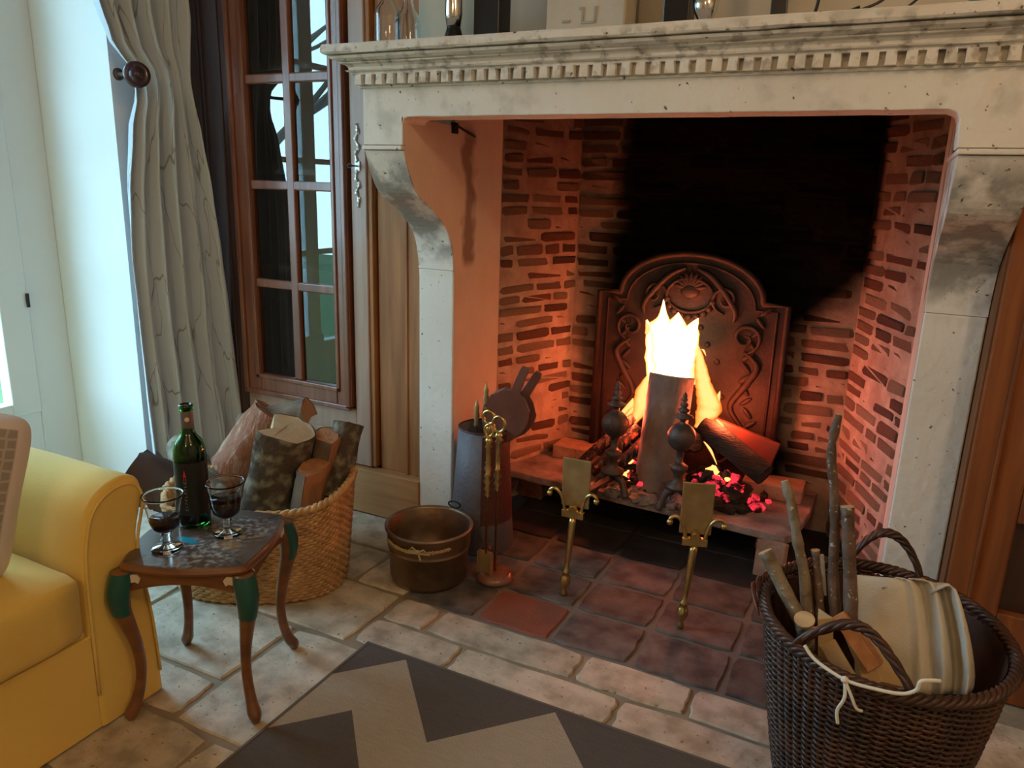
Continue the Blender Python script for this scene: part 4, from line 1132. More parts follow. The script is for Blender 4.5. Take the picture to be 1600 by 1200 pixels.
# door as a part with panes and bars
dr = mk('door', *join(box(-0.832, -0.757, YC - 0.012, YC + 0.022, 0.395, 2.45), box(-0.382, -0.318, YC - 0.012, YC + 0.022, 0.395, 2.45),
                      box(-0.757, -0.382, YC - 0.012, YC + 0.022, 0.395, 0.468), box(-0.757, -0.382, YC - 0.012, YC + 0.022, 2.38, 2.45)), DOORW, cb, bevel=0.005)
mk('door_moulding', *join(box(-0.835, -0.815, YC - 0.022, YC - 0.010, 0.392, 2.45), box(-0.338, -0.318, YC - 0.022, YC - 0.010, 0.392, 2.45), box(-0.835, -0.318, YC - 0.022, YC - 0.010, 0.385, 0.405),
                          box(-0.775, -0.757, YC - 0.018, YC - 0.01, 0.45, 2.4), box(-0.382, -0.366, YC - 0.018, YC - 0.01, 0.45, 2.4), box(-0.775, -0.366, YC - 0.018, YC - 0.01, 0.450, 0.468)), DOORW, dr, bevel=0.004)
mk('vertical_bar', *box(-0.585, -0.548, YC - 0.010, YC + 0.014, 0.468, 2.38), DOORW, dr, bevel=0.005)
zb_ = [0.468, 0.822, 1.180, 1.540, 1.90, 2.38]
for z in zb_[1:-1]:
    mk('horizontal_bar', *box(-0.757, -0.382, YC - 0.0092, YC + 0.0135, z - 0.016, z + 0.016), DOORW, dr, bevel=0.005)
for i in range(5):
    for x0, x1 in ((-0.757, -0.585), (-0.548, -0.382)):
        tl = random.uniform(-0.006, 0.006)
        V, F = box(x0, x1, YC + 0.004, YC + 0.006, zb_[i], zb_[i + 1])
        mk('pane', V, F, PANE_D, dr)
# pierced key plates
_kz = 1.252
pl = []
for s in (-1, 1):
    pts = spline([(-0.274, YC - 0.004, _kz + s * 0.012), (-0.281, YC - 0.004, _kz + s * 0.04), (-0.268, YC - 0.004, _kz + s * 0.062), (-0.280, YC - 0.004, _kz + s * 0.085), (-0.271, YC - 0.004, _kz + s * 0.112), (-0.275, YC - 0.004, _kz + s * 0.135)], 5)
    pl.append(tube(pts, [0.0055 + 0.002 * sin(i * 1.3) for i in range(len(pts))], 6))
    for k in range(4): pl.append(ball((-0.274 + (0.006 if k % 2 else -0.006), YC - 0.004, _kz + s * (0.03 + 0.026 * k)), 0.0055, 0.003, 0.008, 8, 6))
pl.append(box(-0.284, -0.264, YC - 0.006, YC - 0.001, _kz - 0.016, _kz + 0.016))
mk('key_plate', *join(*pl), mat('aged_nickel', (0.5, 0.46, 0.42), 0.4, 0.8), cb)
mk('key', *join(tube([(-0.274, YC - 0.006, _kz), (-0.274, YC - 0.035, _kz)], 0.0025, 6), tube([Vector((-0.282 + 0.009 * cos(2 * pi * i / 14), YC - 0.036, _kz + 0.006 * sin(2 * pi * i / 14))) for i in range(14)], 0.0022, 6, closed=True)), BLACKFE, cb)
# oak filler boards between cabinet and chimney
fl_ = thing('oak_filler', 'narrow vertical oak boards between the glazed cabinet and the chimney', 'panelling', (-0.12, -0.13, 0.172))
mk('board', *box(-0.212, -0.092, -0.160, -0.135, 0.172, 2.5), OAK, fl_, bevel=0.003)
mk('board', *box(-0.088, -0.0175, -0.165, -0.135, 0.172, 2.5), OAK, fl_, bevel=0.003)
mk('bead', *box(-0.094, -0.086, -0.170, -0.160, 0.172, 2.5), OAK, fl_, bevel=0.002)

# ================================================================ RIGHT CABINET
rc = thing('chestnut_cupboard', 'reddish brown panelled wooden cupboard right of the fireplace', 'cupboard', (2.1, -0.1, 0))
mk('side_board', *box(1.607, 1.625, -0.30, 0.11, 0, 1.452), REDW, rc, bevel=0.002)
mk('front_stile', *box(1.612, 1.728, -0.318, -0.29, 0, 1.452), REDW, rc, bevel=0.004)
mk('stile_bead', *box(1.660, 1.670, -0.324, -0.317, 0, 1.452), REDW, rc, bevel=0.003)
mk('top_rail', *box(1.728, 2.6, -0.318, -0.29, 1.34, 1.452), REDW, rc, bevel=0.004)
mk('bottom_rail', *box(1.728, 2.6, -0.318, -0.29, 0, 0.235), REDW, rc, bevel=0.004)
mk('middle_rail', *box(1.728, 2.6, -0.318, -0.29, 0.47, 0.56), REDW, rc, bevel=0.004)
mk('recessed_panel', *box(1.72, 2.6, -0.292, -0.28, 0.23, 0.48), DARKW, rc)
mk('recessed_panel', *box(1.72, 2.6, -0.292, -0.28, 0.55, 1.35), REDW, rc)
mk('cupboard_top', *box(1.625, 2.6, -0.29, 0.11, 1.43, 1.452), REDW, rc)

# ================================================================ CURTAIN + HOLDBACK
rows = [(-420, 120, 262), (-200, 128, 272), (0, 146, 290), (60, 168, 290), (112, 206, 293), (150, 212, 298), (200, 203, 308), (300, 198, 326), (400, 203, 342), (500, 214, 354), (600, 226, 366), (700, 236, 380), (860, 250, 398)]
rowp = []
for y, a, bq in rows:
    A = at(a, y, 0, -0.955); B = at(bq, y, 0, -0.895); rowp.append((A.z if True else 0, A.y, B.y, B.z))
rowp[0] = (2.5, rowp[0][1], rowp[0][2], 2.5)
NU, NV = 130, 70
V, F, UV = [], [], []
import bisect
zs_ = [r[0] for r in rowp][::-1]; ya = [r[1] for r in rowp][::-1]; yb = [r[2] for r in rowp][::-1]


def lerp(z, zs, vs):
    i = min(max(bisect.bisect(zs, z), 1), len(zs) - 1); t = (z - zs[i - 1]) / (zs[i] - zs[i - 1]); t = min(max(t, 0), 1); t = t * t * (3 - 2 * t) * 0.5 + t * 0.5
    return vs[i - 1] + (vs[i] - vs[i - 1]) * t


_kh = at(225, 118, 0, -0.93).z
for j in range(NV + 1):
    z = 0.02 + (2.5 - 0.02) * j / NV
    y0 = lerp(z, zs_, ya); y1 = lerp(z, zs_, yb)
    pinch = math.exp(-((z - _kh) / 0.10) ** 2)
    for i in range(NU + 1):
        u = i / NU; y = y0 + (y1 - y0) * u
        ph = 2 * pi * 5.2 * (u + 0.12 * sin(2.6 * u + 0.5)) + 0.5 * sin(3.1 * z) + 0.35 * noise.noise(Vector((u * 4, z * 1.2, 0)))
        amp = 0.033 * (1 - 0.6 * pinch) * (0.75 + 0.5 * noise.noise(Vector((u * 3, 4, z * 0.8))))
        x = -0.955 + 0.06 * u + amp * (sin(ph) + 0.35 * sin(2 * ph + 1)) + 0.012 * noise.noise(Vector((u * 9, z * 2.4, 3))) + 0.022 * pinch * sin(pi * u)
        y += 0.012 * sin(ph + 1.2) * sin(pi * u)
        V.append((x, y, z)); UV.append((u * 0.9, z))
for j in range(NV):
    for i in range(NU):
        a = j * (NU + 1) + i; F.append((a, a + 1, a + NU + 2, a + NU + 1))
cu = mk('curtain', V, F, CURTAIN, smooth=True, uv=UV)
md = cu.modifiers.new('thick', 'SOLIDIFY'); md.thickness = 0.002
tag(cu, 'pale grey curtain with a twig print, gathered at a dark wooden holdback', 'curtain')
hb0 = Vector((WX + 0.001, at(184, 116, 0, WX).y, at(184, 116, 0, WX).z)); hb1 = at(214, 117, 0, -0.875)
t = thing('curtain_holdback', 'dark turned wooden holdback knob on the white wall beside the window', 'curtain holdback', hb0)
d = hb1 - hb0; M = Matrix.Translation(hb0) @ align(d)
mk('rosette', *xf(lathe([(0.018, 0), (0.020, 0.003), (0.012, 0.012), (0.007, 0.016)], n=20), M), DARKW, t, smooth=True)
mk('stem', *xf(lathe([(0.0065, 0.01), (0.006, d.length)], n=12), M), mat('pewter', (0.45, 0.42, 0.42), 0.3, 1.0), t, smooth=True)
mk('disc', *xf(lathe([(0.010, -0.004), (0.036, 0.0), (0.041, 0.005), (0.040, 0.012), (0.030, 0.016), (0.024, 0.015), (0.020, 0.021), (0.004, 0.026)], n=32), Matrix.Translation(hb1) @ align(Vector((0.75, -0.66, 0.03)))), mat('dark_cherry', (0.045, 0.02, 0.03), 0.25, coat=0.4), t, smooth=True)

# ================================================================ MANTEL OBJECTS
ZM = 1.5605


def carafe(px, yy, s, label):
    p = at(px, 62, 1, yy); c = (p.x, yy, ZM)
    out_ = [(0.030, 0), (0.036, 0.004), (0.037, 0.02), (0.037, 0.095), (0.034, 0.112), (0.020, 0.130), (0.016, 0.15), (0.018, 0.20)]
    inn = [(r - 0.0025, max(z, 0.006)) for r, z in out_][::-1] + [(0.001, 0.006)]
    o = mk('glass_carafe', *lathe([(r * s, z * s) for r, z in out_ + inn], c, 28, cap=True), GLASS, smooth=True)
    tag(o, label, 'glass'); return o


carafe(606, -0.40, 1.0, 'clear glass carafe at the left end of the mantel shelf')
carafe(638, -0.33, 0.95, 'second clear glass bottle just behind and right of the carafe on the shelf')
# black frame + tumbler
p = at(742, 50, 1, -0.40)
t = thing('black_photo_frame', 'black standing frame on a thin base left on the shelf', 'frame', (p.x, -0.36, ZM))
mk('frame_body', *box(p.x - 0.022, p.x + 0.056, -0.37, -0.30, ZM + 0.006, ZM + 0.30), BLACK, t, bevel=0.003)
mk('frame_foot', *box(p.x - 0.115, p.x + 0.056, -0.42, -0.29, ZM, ZM + 0.006), BLACK, t, bevel=0.002)
p2 = at(712, 40, 1, -0.385)
t = thing('chrome_ornament', 'chrome ornament with curved black foot in front of the black frame', 'ornament', (p2.x, -0.39, ZM + 0.0065))
mk('black_foot', *lathe([(0.030, 0), (0.030, 0.01), (0.022, 0.035), (0.018, 0.05)], (p2.x, -0.395, ZM + 0.0065), 24), BLACK, t, smooth=True)
mk('chrome_stem', *lathe([(0.020, 0), (0.024, 0.03), (0.022, 0.12), (0.010, 0.16)], (p2.x, -0.395, ZM + 0.057), 24), CHROME, t, smooth=True)
# carved pale stone block
pa = at(852, 45, 1, -0.33); pb = at(976, 40, 1, -0.33)
t = thing('stone_block', 'pale limestone block with faint grey carving standing on the shelf', 'stone block', ((pa.x + pb.x) / 2, -0.3, ZM))
mk('block', *box(pa.x, pb.x, -0.33, -0.24, ZM, ZM + 0.26), mat('pale_block', (0.60, 0.55, 0.46), 0.85, col2=(0.52, 0.47, 0.38), scale=9, bump=0.3), t, bevel=0.006)
ca = (pa.x + pb.x) / 2
CG = mat('carving_grey', (0.40, 0.36, 0.30), 0.9)
mk('carved_letter', *join(box(ca - 0.008, ca - 0.002, -0.333, -0.329, ZM + 0.055, ZM + 0.095), box(ca - 0.002, ca + 0.030, -0.333, -0.329, ZM + 0.055, ZM + 0.061), box(ca + 0.026, ca + 0.032, -0.333, -0.329, ZM + 0.0605, ZM + 0.095),
                          box(ca - 0.015, ca - 0.008, -0.333, -0.329, ZM + 0.089, ZM + 0.095)), CG, t)
mk('carved_dash', *box(ca - 0.062, ca - 0.040, -0.333, -0.329, ZM + 0.060, ZM + 0.066), CG, t)
# black frame right + silver cup
p = at(1057, 35, 1, -0.38)
t = thing('black_bookend', 'black upright bookend with a thin flat foot near the middle of the shelf', 'bookend', (p.x, -0.38, ZM))
mk('upright', *box(p.x - 0.034, p.x + 0.030, -0.385, -0.33, ZM, ZM + 0.2), BLACK, t, bevel=0.003)
mk('foot', *box(p.x + 0.02, p.x + 0.14, -0.42, -0.33, ZM, ZM + 0.006), BLACK, t, bevel=0.002)
p = at(1098, 20, 1, -0.40)
tag(mk('silver_cup', *lathe([(0.020, 0.0), (0.022, 0.004), (0.010, 0.010), (0.012, 0.02), (0.026, 0.045), (0.034, 0.09), (0.032, 0.09), (0.024, 0.047), (0.001, 0.02)], (p.x, -0.375, ZM + 0.0065), 28), CHROME, smooth=True),
    'shiny silver cup standing on the black foot on the shelf', 'cup')
p = at(1216, 22, 1, -0.38)
t = thing('tablet_stand', 'thin black upright stand with a small foot on the right of the shelf', 'stand', (p.x, -0.38, ZM))
mk('upright', *box(p.x - 0.018, p.x + 0.018, -0.384, -0.37, ZM, ZM + 0.2), BLACK, t, bevel=0.002)
mk('foot', *box(p.x - 0.018, p.x + 0.04, -0.42, -0.36, ZM, ZM + 0.005), BLACK, t, bevel=0.001)
p = at(1275, 20, 1, -0.40)
tag(mk('wire_hook', *tube(spline([(p.x - 0.006, -0.40, ZM + 0.002), (p.x - 0.002, -0.40, ZM + 0.03), (p.x + 0.003, -0.40, ZM + 0.07), (p.x - 0.002, -0.40, ZM + 0.14)], 5), 0.0035, 8), BLACKFE, smooth=True), 'thin dark bent wire standing up from the shelf', 'wire')
pa = at(1303, 22, 1, -0.44); pb = at(1345, 12, 1, -0.44)
t = thing('phone_charger', 'black charger plug with a cable lying on the right of the shelf', 'charger', (pa.x, -0.44, ZM))
mk('plug', *tube([(pa.x, -0.44, ZM + 0.008), (pb.x, -0.44, ZM + 0.022)], [0.006, 0.010], 8), BLACK, t)
mk('cable', *tube(spline([(pb.x, -0.44, ZM + 0.022), (pb.x + 0.03, -0.43, ZM + 0.035), (pb.x + 0.07, -0.42, ZM + 0.06), (pb.x + 0.13, -0.41, ZM + 0.07), (pb.x + 0.10, -0.40, ZM + 0.04), (pb.x + 0.06, -0.42, ZM + 0.004)], 6), 0.003, 6), BLACK, t, smooth=True)
p = at(1550, 3, 1, -0.42)
tag(mk('blue_box', *box(p.x - 0.04, p.x + 0.05, -0.44, -0.36, ZM, ZM + 0.05), BLUE, bevel=0.003), 'flat bright blue box at the right end of the shelf', 'box')

# ================================================================ RUG
V, F = [], []
nx, ny = 60, 50
rx0, rx1, ry0, ry1 = 0.270, 2.45, -2.9, -0.883
for j in range(ny + 1):
    for i in range(nx + 1):
        V.append((rx0 + (rx1 - rx0) * i / nx, ry0 + (ry1 - ry0) * j / ny, 0.009))
for j in range(ny):
    for i in range(nx):
        a = j * (nx + 1) + i; F.append((a, a + 1, a + nx + 2, a + nx + 1))
rug = mk('rug', V, F, RUG, origin=(0.27, -0.883, 0.001))
md = rug.modifiers.new('thick', 'SOLIDIFY'); md.thickness = 0.007; md.offset = -1
tag(rug, 'flat woven rug with dark grey and cream zigzags before the hearth', 'rug')
mk('bound_edge', *join(box(rx0 - 0.004, rx0 + 0.003, ry0, ry1, 0.002, 0.0105), box(rx0 - 0.004, rx1, ry1 - 0.003, ry1 + 0.004, 0.002, 0.0105)), mat('rug_binding', (0.13, 0.11, 0.09), 0.95), rug)

# ================================================================ SOFA
sf = thing('sofa', 'yellow slip-covered armchair sofa at the left by the window', 'sofa', (-0.45, -1.9, 0))
arm = [(-1.262, 0.006), (-1.272, 0.20), (-1.290, 0.36), (-1.290, 0.43), (-1.272, 0.49), (-1.268, 0.530), (-1.282, 0.555), (-1.310, 0.566), (-1.345, 0.562), (-1.378, 0.545), (-1.402, 0.515), (-1.416, 0.47), (-1.424, 0.42), (-1.428, 0.30), (-1.430, 0.006)]


def armgeo(shift=0, flip=False):
    V, F = [], []; nx_ = 14
    pr_ = [(v.x, v.y) for v in spline([(a, bq, 0) for a, bq in arm], 3)]
    k = len(pr_)
    xs_ = [-0.95 + (0.89) * i / (nx_ - 3) for i in range(nx_ - 2)] + [-0.052, -0.050]
    for i, x in enumerate(xs_):
        e = 0.0 if i < nx_ - 2 else (0.004 if i == nx_ - 2 else 0.016)
        for y, z in pr_:
            cy = -1.350; yy = cy + (y - cy) * (1 - e / 0.08); zz = z if z < 0.3 else z - e * (z - 0.3) / 0.26
            w = 0.003 * noise.noise(Vector((x * 6, y * 8, z * 6)))
            yy += w
            V.append((x, yy, zz))
    for i in range(nx_ - 1):
        for j in range(k - 1): F.append((i * k + j, i * k + j + 1, (i + 1) * k + j + 1, (i + 1) * k + j))
    F.append(tuple((nx_ - 1) * k + j for j in range(k))); F.append(tuple(range(k - 1, -1, -1)))
    return V, F


mk('armrest', *armgeo(), YELLOW, sf, smooth=False, bevel=0.006)
for o in sf.children: o.data.polygons.foreach_set('use_smooth', [len(p.vertices) == 4 for p in o.data.polygons])
a2 = armgeo(); a2 = ([(x, -3.70 - (y + 1.35) * 1, z) for x, y, z in a2[0]], a2[1])
mk('armrest', *a2, YELLOW, sf, smooth=False)
# piping seam round the arm front
pp_ = [Vector((-0.049, y * 0.93 + -1.35 * 0.07, z - 0.018 if z > 0.3 else z)) for y, z in [(v.x, v.y) for v in spline([(a, bq, 0) for a, bq in arm], 3)] if z > 0.02]
mk('arm_seam', *tube(pp_, 0.0035, 6), YELLOW, sf, smooth=True)


def soft_box(x0, x1, y0, y1, z0, z1, r, puff=0.02, n=14, seed=0):
    V, F = [], []
    cx, cy, cz = (x0 + x1) / 2, (y0 + y1) / 2, (z0 + z1) / 2; hx, hy, hz = (x1 - x0) / 2, (y1 - y0) / 2, (z1 - z0) / 2
    bm = bmesh.new(); bmesh.ops.create_cube(bm, size=2.0); bmesh.ops.subdivide_edges(bm, edges=bm.edges[:], cuts=n, use_grid_fill=True)
    V = []
    for v in bm.verts:
        x, y, z = v.co
        p = Vector((x * hx, y * hy, z * hz))
        q = Vector((max(-(hx - r), min(hx - r, p.x)), max(-(hy - r), min(hy - r, p.y)), max(-(hz - r), min(hz - r, p.z))))
        dlt = p - q
        if dlt.length > 1e-6: p = q + dlt.normalized() * min(r, dlt.length)
        if abs(z) > 0.99: p.z += puff * (1 - x * x) * (1 - y * y) * (1 if z > 0 else -1)
        if abs(x) > 0.99: p.x += puff * 0.5 * (1 - y * y) * (1 - z * z) * (1 if x > 0 else -1)
        p += Vector((1, 1, 1)) * 0.003 * noise.noise(p * 6 + Vector((seed, 0, 0)))
        V.append(Vector((cx, cy, cz)) + p)
    F = [tuple(v.index for v in f.verts) for f in bm.faces]; bm.free()
    return V, F


mk('seat_cushion', *soft_box(-0.72, -0.036, -2.51, -1.436, 0.235, 0.392, 0.03, 0.022), YELLOW, sf, smooth=True)
mk('seat_base', *box(-0.93, -0.062, -3.62, -1.43, 0.02, 0.245), YELLOW, sf, bevel=0.006)
mk('skirt', *box(-0.062, -0.052, -3.62, -1.425, 0.006, 0.235), YELLOW, sf, bevel=0.003)
mk('backrest', *soft_box(-1.02, -0.74, -3.64, -1.40, 0.02, 0.80, 0.06, 0.01), YELLOW, sf, smooth=True)
mk('seat_cushion', *soft_box(-0.72, -0.036, -3.60, -2.515, 0.235, 0.392, 0.03, 0.022), YELLOW, sf, smooth=True)
# scatter cushion
V, F, UV = [], [], []
N = 26; S = 0.185
for sd_ in (1, -1):
    for j in range(N + 1):
        for i in range(N + 1):
            u = -1 + 2 * i / N; v = -1 + 2 * j / N
            th = 0.062 * (max(0, 1 - u ** 4) * max(0, 1 - v ** 4)) ** 0.55
            k = 1 - 0.05 * (1 - abs(u)) * 0 - 0.07 * (1 - v * v) * abs(u) ** 3; kk = 1 - 0.07 * (1 - u * u) * abs(v) ** 3
            cr = 1 - 0.13 * (u * v) ** 4; V.append(Vector((S * u * k * cr, sd_ * th, S * v * kk * cr))); UV.append(((u + 1) / 2, (v + 1) / 2))
for s_ in (0, 1):
    o_ = s_ * (N + 1) ** 2
    for j in range(N):
        for i in range(N):
            a = o_ + j * (N + 1) + i; F.append((a, a + 1, a + N + 2, a + N + 1))
M = Matrix.Translation((-0.240, -1.615, 0.592)) @ Matrix.Rotation(1.02, 4, 'Z') @ Matrix.Rotation(0.26, 4, 'Y') @ Matrix.Rotation(-0.14, 4, 'X')
cu = mk('scatter_cushion', [M @ v for v in V], F, CUSH, smooth=True, uv=UV)
tag(cu, 'square cushion with grey honeycomb print and pale border on the sofa', 'cushion')

# ================================================================ LOG BASKET (seagrass)
BC = Vector((-0.235, -0.735, 0)); BA = 0.495; BAx, BAy = 0.262, 0.185
bk = thing('log_basket', 'oval seagrass basket full of split logs behind the small table', 'basket', BC)


def boval(a, z, grow=0.0):
    e = 2 / 2.6
    x = (BAx + grow) * math.copysign(abs(cos(a)) ** e, cos(a)); y = (BAy + grow) * math.copysign(abs(sin(a)) ** e, sin(a))
    k = 0.93 + 0.10 * min(z / 0.3, 1.2)
    return BC + Vector((k * (x * cos(BA) - y * sin(BA)), k * (x * sin(BA) + y * cos(BA)), z))


def rimz(a): return 0.292 + 0.045 * max(0, cos(a)) ** 4 + 0.01 * max(0, -cos(a)) ** 4


nst = 96; parts = []
nr = 30
for j in range(nr):
    P = []
    for i in range(nst):
        a = 2 * pi * i / nst; t = j / (nr - 1); z = 0.010 + t * (rimz(a) - 0.012)
        P.append(boval(a, z, 0.0040 * (1 if (i + j) % 2 else -1) + 0.0012 * noise.noise(Vector((i, j, 0)))))
    parts.append(tube(P, 0.0062, 5, closed=True))
wv_ = mk('weave', *join(*parts), SEAGRASS, bk, smooth=True); wv_['kind'] = 'stuff'
V, F = [], []
for j in range(9):
    for i in range(nst): a = 2 * pi * i / nst; V.append(boval(a, 0.008 + (rimz(a) - 0.01) * j / 8, -0.004))
for j in range(8):
    for i in range(nst): F.append((j * nst + i, j * nst + (i + 1) % nst, (j + 1) * nst + (i + 1) % nst, (j + 1) * nst + i))
F.append(tuple(range(nst)))
mk('basket_shell', V, F, SEAGRASS, bk, smooth=True)
parts = []
for s_ in (0, pi):
    P = [boval(2 * pi * i / 200, rimz(2 * pi * i / 200) + 0.004 * sin(i * 1.1 + s_), 0.001 + 0.005 * cos(i * 1.1 + s_)) for i in range(200)]
    parts.append(tube(P, 0.0085, 6, closed=True))
mk('plaited_rim', *join(*parts), SEAGRASS, bk, smooth=True)

G = 'split logs in the seagrass basket'


def L(p, yp, q, yq, r, bm_, wm, lab, arc=(-0.4, 3.5), seed=0, r2=None, amp=0.07):
    log('split_log', at(*p, 1, yp), at(*q, 1, yq), r, bm_, wm, lab, 'log', None, arc, seed, r2, amp)


L((412, 800), -0.72, (446, 668), -0.70, 0.092, BARK_M, WOOD_L, 'thick mossy barked log with a pale cut top in the middle of the basket', arc=(-3.6, 0.9), seed=31, r2=0.088)
L((505, 800), -0.60, (527, 682), -0.58, 0.062, BARK, WOOD_O, 'orange split log with a wide cut top at the right rear of the basket', arc=(0.2, 3.2), seed=32, r2=0.068)
L((488, 815), -0.70, (503, 735), -0.70, 0.062, BARK, WOOD_O, 'shorter orange split log in front at the right of the basket', arc=(0.3, 3.1), seed=33, r2=0.066)
L((335, 790), -0.66, (436, 652), -0.50, 0.100, WOOD_P, WOOD_P, 'long pinkish split log leaning behind the wine bottle', arc=None, seed=34, r2=0.088, amp=0.13)
L((385, 672), -0.52, (484, 650), -0.44, 0.058, BARK, WOOD_O, 'grey barked log lying across the top rear of the pile', arc=(-0.2, 3.6), seed=35)
L((310, 790), -0.76, (205, 745), -0.86, 0.085, PAPER, PAPER, 'dark brown log at the left end of the basket', arc=(-0.4, 3.5), seed=36, r2=0.088)
L((345, 800), -0.80, (285, 700), -0.62, 0.052, BARK_M, PAPER, 'rough grey log between the dark log and the bottle', seed=37)
L((520, 775), -0.60, (545, 662), -0.50, 0.040, BARK_M, WOOD_O, 'small greenish barked log at the far right rear', arc=(-0.6, 3.6), seed=38, r2=0.044)
L((455, 830), -0.70, (470, 760), -0.66, 0.055, BARK, WOOD_O, 'log half hidden between the mossy log and the orange ones', seed=39)

# ================================================================ SMALL TABLE
TZ = 0.387
tc_ = Vector((0.030, -1.180, 0))
tab = thing('side_table', 'small wooden side table with green topped cabriole legs beside the sofa', 'table', tc_)
cor_ = [Vector((-0.030, -1.388, 0)), Vector((0.243, -1.252, 0)), Vector((0.112, -0.972, 0)), Vector((-0.165, -1.105, 0))]


def top_outline(grow=0.0):
    out = []
    for k in range(4):
        p0, p1 = cor_[k], cor_[(k + 1) % 4]; d = (p1 - p0); nrm = Vector((d.y, -d.x, 0)).normalized(); Lh = d.length; dn = d.normalized()
        for i in range(20):
            t = 0.075 + 0.85 * i / 19
            bow = 0.008 * cos(2 * pi * (t - 0.5)) - 0.004
            q = p0 + d * t + nrm * (bow + grow)
            e = min(t, 1 - t) * Lh
            if e < 0.05: q -= nrm * ((0.05 - e) ** 2 / 0.16)
            out.append((q.x, q.y))
    return out


def stack(levels, m, name, parent, smooth=False):
    V, F = [], []; k = None
    for g_, z in levels:
        o_ = top_outline(g_); k = len(o_); V += [(x, y, z) for x, y in o_]
    for j in range(len(levels) - 1):
        for i in range(k): F.append((j * k + i, j * k + (i + 1) % k, (j + 1) * k + (i + 1) % k, (j + 1) * k + i))
    for lv, off in ((0, 0), (len(levels) - 1, (len(levels) - 1) * k)):
        V.append((sum(V[off + i][0] for i in range(k)) / k, sum(V[off + i][1] for i in range(k)) / k, levels[lv][1])); ci = len(V) - 1
        for i in range(k): F.append((off + i, off + (i + 1) % k, ci))
    return mk(name, V, F, m, parent, smooth)


stack([(-0.010, TZ - 0.020), (-0.001, TZ - 0.016), (0.001, TZ - 0.010), (-0.004, TZ - 0.004), (-0.006, TZ)], TABLEW, 'moulded_edge', tab)
o = stack([(-0.007, TZ - 0.001), (-0.009, TZ + 0.001)], TTOP, 'tabletop', tab)
# apron rails with a shaped lower edge
for k in range(4):
    p0, p1 = cor_[k], cor_[(k + 1) % 4]; d = p1 - p0; dn = d.normalized(); nrm = Vector((dn.y, -dn.x, 0)); V, F = [], []
    nseg = 16
    for i in range(nseg + 1):
        t = i / nseg; s_ = 0.03 + (d.length - 0.06) * t; zl = TZ - 0.050 - 0.012 * (2 * abs(t - 0.5)) ** 3 - 0.004 * cos(2 * pi * t)
        for off, z in ((-0.016, TZ - 0.018), (-0.016, zl), (-0.030, zl), (-0.030, TZ - 0.018)):
            q = p0 + dn * s_ + nrm * off; V.append((q.x, q.y, z))
    for i in range(nseg):
        for j in range(4): F.append((i * 4 + j, i * 4 + (j + 1) % 4, (i + 1) * 4 + (j + 1) % 4, (i + 1) * 4 + j))
    F.append((0, 3, 2, 1)); F.append(tuple(nseg * 4 + j for j in range(4)))
    mk('apron', V, F, TABLEW, tab)
ctr = sum(cor_, Vector()) / 4
